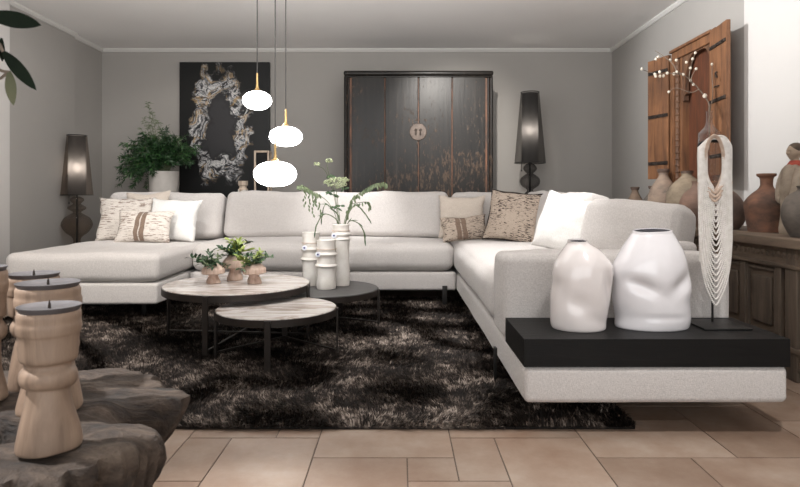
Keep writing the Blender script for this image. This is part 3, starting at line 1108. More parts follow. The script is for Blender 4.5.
# ------------------------------------------------------------------ coffee tables
def round_table(label, cx, cy, r, h, top_m, angs, band_m, cross):
    t = thing('coffee_table', label, 'table', (cx, cy, RUGZ), (0, 0, 0), 'round coffee tables on the rug')
    H = h - RUGZ
    b = bmesh.new()
    lathe(b, [(r - .004, H - .016), (r - .004, H - .002), (r - .006, H)], 80)
    obj('tabletop', b, top_m, t, angle=30)
    b = bmesh.new()
    rr = lathe(b, [(r - .03, H - .040), (r, H - .040), (r, H - .005), (r - .0035, H - .005), (r - .0035, H - .017), (r - .03, H - .017)], 80, cap0=False, cap1=False)
    for i in range(80):
        j = (i + 1) % 80
        b.faces.new((rr[0][i], rr[-1][i], rr[-1][j], rr[0][j]))
    obj('rim', b, band_m, t, angle=30)
    feet = []
    for a in angs:
        a = R(a)
        p = Vector((math.cos(a) * (r + .003), math.sin(a) * (r + .003), 0))
        tang = Vector((-math.sin(a), math.cos(a), 0))
        b = bmesh.new()
        bar(b, p, p + Vector((0, 0, H - .008)), .030, .009, up=Vector((math.cos(a), math.sin(a), 0)), bev=.0015)
        obj('leg', b, band_m, t)
        feet.append(p * .985 + Vector((0, 0, .030)))
    b = bmesh.new()
    if cross == 'cross':
        bar(b, feet[0], feet[2], .012, .008)
        bar(b, feet[1] + Vector((0, 0, .008)), feet[3] + Vector((0, 0, .008)), .012, .008)
    else:
        for k in (1, 2):
            bar(b, feet[k], feet[(k + 1) % len(feet)], .011, .008)
    obj('stretcher', b, band_m, t)
    return t


round_table('largest and tallest round coffee table with pale veined marble top', -.963, 3.42, .424, .338, M['marble'], (-97, -7, 83, 176), M['bronze_metal'], 'cross')
round_table('smallest and lowest round marble coffee table, nearest the front', -.646, 3.02, .312, .272, M['marble'], (-86, 4, 94, 184), M['bronze_metal'], 'ring')
round_table('dark grey slate topped round coffee table under the white vases', -.500, 3.75, .360, .258, M['slate'], (-5, 78, 130, 250), M['bronze_metal'], 'cross')


# ------------------------------------------------------------------ wooden mushroom vases with greenery
def mushroom(label, px, py, Y, cap_hw, cap_y, kinds, seed, plabel):
    s = Y / F
    base_z = .338
    X = (px - CX) * s
    t = thing('mushroom_vase', label, 'vase', (X, Y, base_z), (0, 0, 0), 'wooden mushroom vases on the marble table')
    zc = EYE + (HY - cap_y) * s - base_z
    w = cap_hw * s
    b = bmesh.new()
    fn = wobble(.004, 14, seed)
    lathe(b, smooth_prof([(w * .62, 0), (w * .64, .006), (w * .60, zc * .16), (w * .44, zc * .36), (w * .42, zc * .47)], 5), 28, fn=fn)
    obj('stem', b, M['mush'], t)
    b = bmesh.new()
    lathe(b, smooth_prof([(w * .42, zc * .45), (w * .95, zc * .50), (w * 1.0, zc * .60), (w * .93, zc * .78), (w * .6, zc * .95), (w * .38, zc), (w * .30, zc * .97), (w * .28, zc * .80)], 5), 32, fn=fn)
    obj('cap', b, M['mush'], t)
    rg = random.Random(seed)
    g = thing('greenery', plabel, 'plant', (X, Y, base_z + zc * .82), (0, 0, 0), 'greenery in the mushroom vases')
    stems = bmesh.new()
    meshes = {}
    for kind, n_st, ln, lw, lz, up in kinds:
        lb = meshes.setdefault(kind, bmesh.new())
        for i in range(n_st):
            d = rnd_dir(up[0], up[1], rg)
            L_ = ln * rg.uniform(.6, 1.1)
            drop = rg.uniform(.1, .5) * L_
            P = [Vector((0, 0, 0)), Vector((d.x * L_ * .35, d.y * L_ * .35, L_ * .45 * max(.35, d.z + .45))), Vector((d.x * L_, d.y * L_, d.z * L_ + .015 - drop * .3))]
            sp = spline(P, 5)
            tube(stems, sp, .0014, 4)
            for q in sp[3:]:
                for _ in range(2):
                    dd = (rnd_dir(-.3, .7, rg) + d * .7).normalized()
                    leaf(lb, q, dd, lw[0] * rg.uniform(.6, 1.15), lw[1] * rg.uniform(.7, 1.1), Vector((rg.uniform(-.5, .5), rg.uniform(-.7, .1), 1)), rg.uniform(.1, .5), 4)
    obj('stalk', stems, M['stem'], g)
    for kind, lb in meshes.items():
        obj('foliage', lb, M[kind], g)
    return t


mushroom('wooden mushroom vase left of the three, with dark drooping greens', 213.5, 283.5, 3.42, 11.3, 263.5,
         [('leaf_mid', 6, .11, (.038, .014), 0, (-.1, .8)), ('leaf_sage', 4, .12, (.036, .012), 0, (.0, .8)), ('leaf_dark', 4, .135, (.045, .016), 0, (-.2, .5))], 31,
         'dark drooping greenery in the left mushroom vase')
mushroom('tallest wooden mushroom vase, behind the other two', 235, 280, 3.56, 12.0, 255,
         [('leaf_lime', 7, .125, (.050, .019), 0, (.4, .95)), ('leaf_mid', 7, .14, (.045, .017), 0, (.0, .8)), ('leaf_dark', 3, .15, (.04, .015), 0, (.1, .7))], 32,
         'tall lime and green bouquet in the middle mushroom vase')
mushroom('wooden mushroom vase nearest the white vases, with lime green leaves', 254.5, 283.5, 3.42, 11.3, 263.5,
         [('leaf_lime', 5, .10, (.042, .016), 0, (.1, .8)), ('leaf_mid', 6, .125, (.040, .015), 0, (-.1, .7)), ('leaf_dark', 2, .15, (.04, .015), 0, (.1, .5))], 33,
         'lime green sprigs in the mushroom vase nearest the white vases')


# ------------------------------------------------------------------ white bamboo vases
def bamboo(label, px, Y, y_top, hw, rings, seed, tag_y, tag_dx):
    s = Y / F
    X = (px - CX) * s
    bz = .258
    t = thing('bamboo_vase', label, 'vase', (X, Y, bz), (0, 0, 0), 'white bamboo shaped vases on the dark table')
    H = EYE + (HY - y_top) * s - bz
    w = hw * s
    prof = [(w * .86, 0), (w * .88, .008)]
    zs = [0] + [EYE + (HY - y) * s - bz for y in rings] + [H]
    for a, c in zip(zs, zs[1:]):
        top = c >= H - 1e-6
        prof += [(w * (.88 if a > 0 else .90), a + (c - a) * .25), (w * .84, a + (c - a) * .6)]
        if not top:
            prof += [(w * .88, c - .014), (w * 1.03, c - .002), (w * 1.03, c + .003), (w * .88, c + .014)]
    prof += [(w * .88, H - .006), (w * .90, H), (w * .82, H), (w * .78, H - .03), (w * .7, .03), (0, .03)]
    b = bmesh.new()
    lathe(b, smooth_prof(prof, 3), 40, fn=wobble(.003, 12, seed))
    obj('body', b, M['bisque'], t, angle=50)
    zt = EYE + (HY - tag_y) * s - bz
    b = bmesh.new()
    lathe(b, [(0, -.003), (.017, -.003), (.017, .003), (0, .003)], 20)
    bmesh.ops.rotate(b, verts=b.verts, matrix=Matrix.Rotation(R(90), 3, 'X') @ Matrix.Rotation(0, 3, 'Z'))
    yy = -math.sqrt(max(1e-6, (w * 1.02) ** 2 - (tag_dx * s) ** 2)) - .006
    bmesh.ops.translate(b, verts=b.verts, vec=(tag_dx * s, yy, zt))
    ch = obj('charm', b, simple('charm_white', (.75, .76, .82), None, 5, .3), t)
    b = bmesh.new()
    lathe(b, [(0, -.002), (.006, -.002), (.006, .002), (0, .002)], 14)
    bmesh.ops.rotate(b, verts=b.verts, matrix=Matrix.Rotation(R(90), 3, 'X'))
    bmesh.ops.translate(b, verts=b.verts, vec=(tag_dx * s, yy - .004, zt))
    obj('bead', b, simple('charm_blue', (.02, .03, .16), None, 5, .2), ch)
    b = bmesh.new()
    zr = zt + .03
    tube(b, [((w * .93) * math.cos(a), (w * .93) * math.sin(a), zr) for a in np.linspace(0, 2 * PI, 33)], .0022, 5, False)
    tube(b, [(tag_dx * s, yy + .004, zr), (tag_dx * s, yy, zt + .015)], .0016, 5)
    obj('string', b, M['rope'], t)
    return t


bamboo('white bamboo vase left of the three on the dark table', 311, 3.86, 232.5, 9.9, (259, 249), 41, 247, -5)
bamboo('shortest white bamboo vase, in front of the other two', 326.3, 3.72, 240, 10.8, (265.5, 254), 42, 253.5, -7)
bamboo('tallest white bamboo vase, with flowers in it', 341, 3.86, 224.5, 9.6, (239, 234), 43, 235, -6)


def bouquet():
    Y = 3.86
    bz = at(341, 226, Y)
    g = thing('flower_arrangement', 'airy bouquet of cream umbels and grasses in the tallest white vase', 'flowers', bz)

    def P(px, py, dy=0):
        return at(px, py, Y + dy) - bz

    rg = random.Random(12)
    st = bmesh.new()
    lf = bmesh.new()
    sg = bmesh.new()
    stems = [[(341, 262), (340, 224), (338, 205), (336, 190)], [(342, 262), (344, 224), (349, 209), (352, 204), (368, 202), (370, 207)],
             [(340, 262), (337, 222), (330, 205), (322, 197), (310, 190), (303, 186), (298, 186)], [(342, 262), (345, 224), (352, 200), (362, 192), (375, 184), (386, 183)],
             [(341, 262), (339, 224), (335, 195), (330, 178), (327, 165), (329, 160)], [(340, 262), (338, 222), (334, 196), (326, 172), (318, 166)],
             [(341, 262), (340, 222), (333, 210), (325, 205), (321, 222)], [(343, 262), (346, 222), (354, 206), (362, 210), (369, 219)],
             [(341, 262), (339, 225), (326, 214), (318, 222), (315, 232)], [(342, 262), (347, 225), (356, 222), (363, 230), (365, 240)]]
    paths = []
    for k, s in enumerate(stems):
        dy = (-.06, .05, -.03, .04, .03, -.05, .06, -.04, -.07, -.06)[k]
        pts = [P(x, y, dy * (i / (len(s) - 1))) for i, (x, y) in enumerate(s)]
        sp = spline(pts, 6)
        tube(st, sp, .0022 if k not in (8, 9) else .003, 5)
        paths.append(sp)
    obj('stalk', st, M['stem'], g)
    # drooping grass leaves
    for k in (6, 7, 8, 9):
        sp = paths[k]
        for a in range(6, len(sp) - 1, 2):
            leaf(lf, sp[a], sp[a + 1] - sp[a], .06, .010, (0, -.6, 1), .2, 4)
    # dark green leaf clusters
    for (px, py) in ((337, 208), (341, 206), (334, 207), (330, 192), (333, 195), (331, 176), (344, 189)):
        for _ in range(4):
            leaf(lf, P(px, py), rnd_dir(-.4, .5, rg), rg.uniform(.03, .05), rg.uniform(.014, .02), (rg.uniform(-.5, .5), -1, .5), .2, 4)
    obj('foliage', lf, M['leaf_mid'], g)
    # hanging pods on the side stems
    for k, lo in ((2, 20), (3, 8), (1, 16)):
        sp = paths[k]
        for a in range(lo, len(sp)):
            for _ in range(3 if k != 1 else 1):
                leaf(sg, sp[a] + rnd_dir(-1, 1, rg) * .008, Vector((rg.uniform(-.4, .4), rg.uniform(-.3, .3), -1)), rg.uniform(.018, .04), rg.uniform(.010, .016), (0, -1, .2), .1, 3)
    for (x0_, y0_, y1_) in ((305, 190, 204), (309, 192, 208), (313, 196, 214), (316, 197, 204), (320, 202, 214)):
        for q in range(6):
            p = P(x0_ + rg.uniform(-1.5, 1.5), y0_ + (y1_ - y0_) * q / 5)
            leaf(sg, p, Vector((rg.uniform(-.5, .5), rg.uniform(-.5, .5), -1)), .028, .012, (0, -1, .2), .1, 3)
    obj('foliage', sg, M['leaf_sage'], g)['label'] = 'pale hanging seed pods'  # seed pods, built from leaf shapes
    for (px, py, rr, dy, nn) in ((337, 183, .066, -.06, 150), (329, 161, .026, .03, 34), (317, 164, .022, -.05, 28), (345, 180, .030, -.03, 40), (327, 182, .024, -.05, 30)):
        um = bmesh.new()
        c = P(px, py, dy)
        for _ in range(nn):
            d = rnd_dir(-.55, 1, rg)
            p = c + Vector((d.x * rr, d.y * rr, d.z * rr * .62)) * rg.uniform(.75, 1)
            bmesh.ops.create_icosphere(um, subdivisions=1, radius=rg.uniform(.003, .0062), matrix=Matrix.Translation(p))
            if _ % 4 == 0:
                tube(um, [c - Vector((0, 0, rr * .6)), p], .0008, 3, False)
        obj('umbel', um, M['umbel'], g)


bouquet()


# ------------------------------------------------------------------ potted plant and small sculptures behind the sofa
def fern():
    Y = 5.66
    s = Y / F
    X = (164 - CX) * s
    t = thing('potted_fern', 'bushy dark green feathery plant in a white pot left of the painting', 'plant', (X, Y, .75))
    H = EYE + (HY - 171.5) * s - .75
    b = bmesh.new()
    r = 14.3 * s
    lathe(b, [(r * .90, 0), (r * .93, .01), (r, H - .004), (r * .985, H), (r * .93, H), (r * .90, H - .04), (0, H - .04)], 48)
    obj('pot', b, M['pot_white'], t, angle=30)
    rg = random.Random(5)
    st = bmesh.new()
    lf = bmesh.new()
    lg = bmesh.new()
    for i in range(240):
        side = rg.random()
        tx, ty = (rg.gauss(155, 15), rg.gauss(152, 9))
        if side < .22:
            tx, ty = rg.gauss(134, 8), rg.gauss(170, 9)
        elif side < .40:
            tx, ty = rg.gauss(186, 6), rg.gauss(153, 6)
        tx = min(max(tx, 119), 196)
        ty = min(max(ty, 128), 186)
        dy = rg.uniform(-.22, .24)
        tip = at(tx, ty, Y + dy) - t.location
        mid = Vector((tip.x * .45, tip.y * .45, max(H + .06, tip.z * .5 + H * .55 + .06)))
        sp = spline([Vector((rg.uniform(-.04, .04), rg.uniform(-.04, .04), H - .05)), mid, tip], 7)
        tube(st, sp, .0016, 4, False)
        for q in range(5, len(sp)):
            d = (sp[q] - sp[q - 1]).normalized()
            for _ in range(7):
                dd = (rnd_dir(-.8, .8, rg) + d * .7 + Vector((0, 0, -.15))).normalized()
                leaf(lf if rg.random() < .8 else lg, sp[q] + d * rg.uniform(-.02, .02), dd, rg.uniform(.03, .065), rg.uniform(.005, .011), rnd_dir(0, 1, rg), .3, 2, 0)
    lt = bmesh.new()
    for k in range(7):
        tx, ty = [(148, 103), (144, 118), (152, 113), (141, 128), (158, 122), (149, 125), (180, 138)][k]
        tip = at(tx, ty, Y + rg.uniform(-.08, .08)) - t.location
        sp = spline([Vector((-.03, 0, H - .05)), Vector((tip.x * .6, tip.y * .5, (tip.z + H) * .5)), tip], 8)
        tube(st, sp, .0022, 4, False)
        for q in range(7, len(sp)):
            for _ in range(6):
                leaf(lt, sp[q] + rnd_dir(-1, 1, rg) * .006, (rnd_dir(-.5, .7, rg)).normalized(), rg.uniform(.03, .055), rg.uniform(.005, .009), rnd_dir(0, 1, rg), .3, 2, 0)
    obj('stalk', st, M['stem'], t)
    obj('foliage', lf, M['leaf_dark'], t)
    obj('foliage', lg, simple('leaf_deep_green', (0.04, 0.135, 0.028), (0.025, 0.08, 0.018), 14, .5), t)
    obj('foliage', lt, M['leaf_sage'], t)['label'] = 'thin pale upright sprays'


fern()

Y = 5.66
tot = thing('carved_totem', 'small stacked pale carved totem behind the sofa, before the painting', 'sculpture', (at(243, 190, Y).x, Y, .75))
zt = EYE + (HY - 181) / F * Y - .75
b = bmesh.new()
w = .048
lathe(b, [(w, 0), (w, zt * .42), (w * .8, zt * .45), (w * .8, zt * .52), (w, zt * .55), (w * 1.02, zt * .68), (w * .75, zt * .72), (w * .75, zt * .80), (w, zt * .84), (w, zt)], 8, fn=wobble(.004, 20, 3))
obj('body', b, M['pale_wood'], tot, angle=30)
b = bmesh.new()
lathe(b, [(w * 1.05, zt * .57), (w * 1.07, zt * .61), (w * 1.05, zt * .66)], 8, cap0=False, cap1=False)
obj('white_ring', b, M['bisque'], tot)

lan = thing('lantern', 'pale framed wooden lantern with black panels, partly behind the lowest pendant lamp', 'lantern', (at(263, 190, Y).x, Y, .75))
sc = Y / F
h0 = EYE + (HY - 151) * sc - .75
b = bmesh.new()
hw = 6.6 * sc
for sx in (-1, 1):
    for sy in (-1, 1):
        box(b, sx * hw - .009, sx * hw + .009, sy * hw * .8 - .009, sy * hw * .8 + .009, .03, h0 - .012, bev=.003)
obj('frame', b, M['pale_wood'], lan)
b = bmesh.new()
box(b, -hw - .012, hw + .012, -hw * .8 - .012, hw * .8 + .012, 0, .03, bev=.003)
obj('base', b, M['pale_wood'], lan)
b = bmesh.new()
box(b, -hw - .010, hw + .010, -hw * .8 - .010, hw * .8 + .010, h0 - .02, h0, bev=.006)
obj('top', b, M['pale_wood'], lan)
obj('panel', B(-hw + .004, hw - .004, -hw * .55, hw * .55, .03, h0 - .02), M['black_wood'], lan)['label'] = 'black inner panel'
b = bmesh.new()
bmesh.ops.create_icosphere(b, subdivisions=1, radius=.028, matrix=Matrix.Translation((.02, -hw * .62 - .026, .125)))
obj('ornament', b, M['bisque'], lan, angle=5)['label'] = 'white faceted ornament'

# ------------------------------------------------------------------ carved window frame with shutters on the right wall
FX = 2.286
win = thing('carved_shutter_window', 'antique brown wooden arched window frame with open shutters on the wall', 'window frame', (FX, 4.25, 1.5))
WO = Vector((FX, 4.25, 1.5))


def win_part(name, bm, m, parent=None, angle=30):
    bmesh.ops.translate(bm, verts=bm.verts, vec=-WO)
    return obj(name, bm, m, parent or win, angle=22)


ZB, ZT = .96, 2.03
b = bmesh.new()
box(b, 2.205, FX - .001, 4.50, 4.655, ZB, ZT - .085, bev=.006)
box(b, 2.185, 2.21, 4.60, 4.655, ZB, ZT - .085, bev=.004)
win_part('left_jamb', b, M['teak'])
b = bmesh.new()
tube(b, [(2.195, 4.545, ZB), (2.195, 4.545, ZT - .09)], .017, 8)
for zz in np.arange(ZB + .04, ZT - .1, .05):
    lathe(b, [(.017, -.012), (.023, 0), (.017, .012)], 8, (2.195, 4.545, zz))
win_part('carved_moulding', b, M['teak_dark'])
b = bmesh.new()
box(b, 2.205, FX - .001, 3.975, 4.035, ZB, ZT - .085, bev=.006)
win_part('right_jamb', b, M['teak'])
b = bmesh.new()
box(b, 2.195, FX - .001, 3.985, 4.655, ZT - .085, ZT, bev=.008)
box(b, 2.180, 2.20, 4.05, 4.665, ZT - .022, ZT + .002, bev=.006)
win_part('lintel', b, M['teak'])
b = bmesh.new()
box(b, 2.185, FX - .001, 3.985, 4.655, ZB - .06, ZB, bev=.008)
for k in range(6):
    box(b, 2.178, 2.19, 4.01 + k * .11, 3.95 + k * .11, ZB - .05, ZB - .012, bev=.006)
win_part('sill_rail', b, M['teak'])
# arch panel with a scalloped opening
b = bmesh.new()
yl, yr = 4.50, 4.035
yc = (yl + yr) / 2
arch = []
hw_ = .205
for q in np.linspace(0, PI, 41):
    # cusped arch: two lobes a side and a pointed crown
    base_r = 1 - .075 * abs(math.sin(q * 3.0))
    zz = 1.72 + .235 * math.sin(q) ** .8 * base_r
    arch.append((yc + hw_ * math.cos(q) * base_r, zz))
low = [(yl - .028, 1.60), (yl - .028, 1.635), (yl - .055, 1.65), (yl - .03, 1.68)]
lowr = [(yr + .03, 1.68), (yr + .055, 1.65), (yr + .028, 1.635), (yr + .028, 1.60)]
inner = low + arch + lowr
outer = []
n_ = len(inner)
for k, (yy, zz) in enumerate(inner):
    if k < 4:
        outer.append((yl, zz))
    elif k >= n_ - 4:
        outer.append((yr, zz))
    else:
        f = (k - 4) / (n_ - 9)
        if f < .22:
            outer.append((yl, zz + (ZT - .085 - zz) * (f / .22)))
        elif f > .78:
            outer.append((yr, zz + (ZT - .085 - zz) * ((1 - f) / .22)))
        else:
            outer.append((yl + (yr - yl) * (f - .22) / .56, ZT - .085))
fr = {}
for side, xx in (('f', 2.212), ('b', 2.245)):
    fr[side] = ([b.verts.new((xx, y, z)) for y, z in inner], [b.verts.new((xx, y, z)) for y, z in outer])
for k in range(n_ - 1):
    for side in 'fb':
        i_, o_ = fr[side]
        try:
            b.faces.new((i_[k], o_[k], o_[k + 1], i_[k + 1]))
        except Exception:
            pass
    b.faces.new((fr['f'][0][k], fr['f'][0][k + 1], fr['b'][0][k + 1], fr['b'][0][k]))
b.faces.new((fr['f'][0][0], fr['b'][0][0], fr['b'][1][0], fr['f'][1][0]))
b.faces.new((fr['f'][0][-1], fr['b'][0][-1], fr['b'][1][-1], fr['f'][1][-1]))
win_part('arch_panel', b, M['teak_dark'])
win_part('back_board', B(2.262, FX - .001, 4.035, 4.50, ZB, ZT - .085), M['niche'])


def shutter(hinge, free, z0, z1, straps, seed):
    """a plank leaf between two plan points"""
    hv, fv = Vector((*hinge, 0)), Vector((*free, 0))
    d = (fv - hv)
    ln = d.length
    d.normalize()
    nrm = Vector((-abs(d.y), 0, 0)) if abs(d.x) < 1e-3 else Vector((d.y, -d.x, 0))
    if nrm.x > 0:
        nrm = -nrm
    nrm.normalize()
    b = bmesh.new()
    n = 3
    for k in range(n):
        a0, a1 = hv + d * (ln * k / n + .001), hv + d * (ln * (k + 1) / n - .001)
        vs = box(b, 0, 1, 0, 1, 0, 1)
        for v in vs:
            u, w_, h_ = v.co
            v.co = a0 + (a1 - a0) * u + nrm * (.012 * (w_ * 2 - 1)) + Vector((0, 0, z0 + (z1 - z0) * h_ + (.004 * math.sin(seed + k * 2) if h_ > .5 else 0)))
    leaf_o = win_part('shutter', b, M['teak'])
    for zz in straps:
        b = bmesh.new()
        p0, p1 = hv + d * .008 + nrm * .015, hv + d * (ln - .012) + nrm * .015
        bar(b, p0 + Vector((0, 0, zz)), p1 + Vector((0, 0, zz)), .010, .024, up=(0, 0, 1), bev=.002)
        for f in (.15, .5, .85):
            bmesh.ops.create_icosphere(b, subdivisions=1, radius=.009, matrix=Matrix.Translation(p0.lerp(p1, f) + nrm * .006 + Vector((0, 0, zz))))
        win_part('strap', b, M['iron'], leaf_o)
    return leaf_o


shutter((2.192, 4.672), (2.115, 4.885), 1.00, 2.00, (1.885, 1.52, 1.13), 1)
lf_r = shutter((2.185, 4.035), (2.146, 3.755), 1.00, 2.012, (1.885, 1.51, 1.13), 2)
b = bmesh.new()
tube(b, [(2.148, 3.90, 1.70), (2.140, 3.90, 1.69), (2.146, 3.90, 1.66)], .006, 6)
tube(b, [(2.148, 3.93, 1.60), (2.138, 3.90, 1.60), (2.148, 3.87, 1.60)], .005, 6)
win_part('latch', b, M['iron'], lf_r)

# ------------------------------------------------------------------ sideboard
side = thing('sideboard', 'long old carved wooden sideboard along the wall behind the sofa', 'sideboard', (2.0, 3.7, 0))
DO = Vector((2.0, 3.7, 0))
SY0, SY1, STZ = 2.15, 5.25, .66


def side_part(name, bm, m, parent=None):
    bmesh.ops.translate(bm, verts=bm.verts, vec=-DO)
    return obj(name, bm, m, parent or side, angle=22)


side_part('top', B(1.765, 2.272, SY0 - .03, SY1 + .03, STZ - .048, STZ, bev=.010, seg=3), M['old_wood'])
side_part('body', B(1.835, 2.268, SY0 + .02, SY1 - .02, .05, STZ - .048), M['old_wood'])
ys = [SY0, 2.70, 3.18, 3.66, 4.14, 4.62, SY1]
for k, y_ in enumerate((SY0 + .04, 2.66, SY1 - .04)):
    side_part('post', B(1.808, 1.85, y_ - .04, y_ + .04, 0, STZ - .048, bev=.005), M['old_wood_v'])
b = bmesh.new()
box(b, 1.812, 1.836, SY0 + .02, SY1 - .02, .05, .13, bev=.005)
box(b, 1.800, 1.836, SY0 + .02, SY1 - .02, .13, .155, bev=.006)
side_part('bottom_rail', b, M['old_wood'])
b = bmesh.new()
box(b, 1.812, 1.836, SY0 + .02, SY1 - .02, .52, STZ - .048, bev=.004)
box(b, 1.800, 1.836, SY0 + .02, SY1 - .02, .515, .535, bev=.006)
side_part('top_rail', b, M['old_wood'])
b = bmesh.new()
for k in range(74):
    y_ = SY0 + .08 + k * .04
    for v in sum(lathe(b, [(.017, 0), (.012, .007), (.001, .010)], 6, (0, 0, 0)), []):
        v.co = Vector((1.812 - v.co.z, y_ + v.co.x, .575 + v.co.y))
side_part('carved_frieze', b, M['old_wood'])
pan = [2.74, 3.02, 3.30, 3.58, 3.86, 4.14, 4.42, 4.70, 4.98]
for a0, a1 in zip(pan, pan[1:]):
    fr_ = bmesh.new()
    box(fr_, 1.812, 1.836, a0, a0 + .045, .155, .52, bev=.004)
    box(fr_, 1.818, 1.836, a0 + .045, a0 + .06, .17, .50, bev=.003)
    box(fr_, 1.818, 1.836, a1 - .015, a1, .17, .50, bev=.003)
    box(fr_, 1.818, 1.836, a0 + .06, a1 - .015, .485, .50, bev=.003)
    box(fr_, 1.818, 1.836, a0 + .06, a1 - .015, .17, .185, bev=.003)
    dp = side_part('panel', fr_, M['old_wood_v'])
    cb = bmesh.new()
    box(cb, 1.822, 1.836, a0 + .085, a1 - .04, .215, .455, bev=.009)
    side_part('raised_field', cb, M['old_wood_v'], dp)


# ------------------------------------------------------------------ clay vases, bottle, figure on the sideboard
def clay_vase(name, label, px, Y, prof, m, seed, X=None, rim=None):
    """prof: (half width px, image row) from base to rim, at distance Y"""
    s = Y / F
    Xw = (px - CX) * s
    t = thing(name, label, 'vase', (Xw, Y, STZ), (0, 0, 0), 'clay vases on the sideboard')
    pr = [(r * s, max(0.0, EYE + (HY - y) * s - STZ) if y is not None else 0) for r, y in prof]
    k = pr[-1]
    pr = smooth_prof(pr, 5) + [(k[0] * .80, k[1] + .001), (k[0] * .66, k[1] - .02), (k[0] * .6, k[1] - .06)]
    b = bmesh.new()
    lathe(b, pr, 44, fn=wobble(.003, 9, seed), cap1=False)
    obj('body', b, M[m], t, angle=60)
    if rim:
        r, y0_, y1_ = rim
        b = bmesh.new()
        za, zb_ = EYE + (HY - y0_) * s - STZ, EYE + (HY - y1_) * s - STZ
        rr = lathe(b, [(r * s * .86, za), (r * s * 1.0, (za + zb_) / 2), (r * s * 1.02, zb_), (r * s * .82, zb_ + .001), (r * s * .74, za)], 36, cap0=False, cap1=False)
        for i in range(36):
            j = (i + 1) % 36
            b.faces.new((rr[0][i], rr[-1][i], rr[-1][j], rr[0][j]))
        obj('rim', b, M['clay_dark'], t)
    return t


clay_vase('clay_vase', 'small brown clay bottle, farthest back on the sideboard', 635, 5.05, [(8, None), (10.5, 212), (9.5, 203), (5.5, 197), (3.2, 191.5), (3.8, 188.5)], 'clay_brown', 51, rim=(4.2, 189.8, 187))
clay_vase('clay_vase', 'small grey clay bottle with flared dark rim beside the small brown one', 653.5, 4.85, [(9, None), (12.5, 210), (11, 202), (6.5, 196), (3.4, 190), (4.2, 187.5)], 'clay_grey', 52, rim=(4.9, 189, 186))
clay_vase('clay_vase', 'pinkish clay vase with wide dark rim, below the open left shutter', 663.3, 4.60, [(10, None), (14.5, 205), (13.5, 193), (9.5, 184), (5.0, 177), (4.4, 174), (5.2, 171)], 'clay_pink', 53, rim=(5.8, 172.8, 169))
clay_vase('clay_vase', 'broad tan clay jar, below the arched window', 687, 4.17, [(14, None), (18.5, 208), (19, 196), (15.5, 186), (8.5, 179), (5.0, 175.5), (5.2, 173)], 'clay_tan', 54, rim=(5.6, 174, 171))
clay_vase('clay_vase', 'reddish clay pot partly behind the beaded necklace', 697, 3.74, [(11, None), (16, 214), (16.5, 204), (12.5, 194), (6, 188), (4.4, 184), (5.2, 181)], 'clay_red', 55)
clay_vase('clay_vase', 'dark brown round pot peeping out behind the necklace', 723, 3.42, [(14, None), (19, 221), (20, 210), (16, 199), (9, 191), (5.0, 187), (5.6, 183)], 'clay_dark', 56)
clay_vase('clay_vase', 'large terracotta bottle vase with smoke stains and flared lip', 766.5, 3.16, [(16.3, None), (18.2, 219), (20.0, 207), (19.2, 201), (13.5, 194.5), (7.2, 189), (5.2, 184), (6.2, 178), (8.6, 176), (8.8, 173.8)], 'terracotta', 57)
clay_vase('clay_vase', 'grey clay pot in front of the clay figure, cut by the frame', 808, 2.70, [(15, None), (22, 222), (22.5, 208), (17, 196), (9, 190), (10, 186)], 'clay_grey', 58)


def bottle():
    Y = 3.90
    s = Y / F
    X = (709.3 - CX) * s
    t = thing('glass_bottle', 'tall clear glass bottle behind the necklace, holding a twig', 'bottle', (X, Y, STZ))
    pr = [(9.5 * s, 0), (10.2 * s, .02), (10.2 * s, EYE + (HY - 142) * s - STZ), (9.4 * s, EYE + (HY - 133) * s - STZ), (5 * s, EYE + (HY - 127.5) * s - STZ), (3 * s, EYE + (HY - 123) * s - STZ),
          (2.8 * s, EYE + (HY - 113) * s - STZ), (3.4 * s, EYE + (HY - 111) * s - STZ)]
    b = bmesh.new()
    lathe(b, smooth_prof(pr, 5), 36, cap1=False)
    obj('body', b, M['bottle'], t)
    return Vector((X, Y, STZ)), s


bo, bs = bottle()


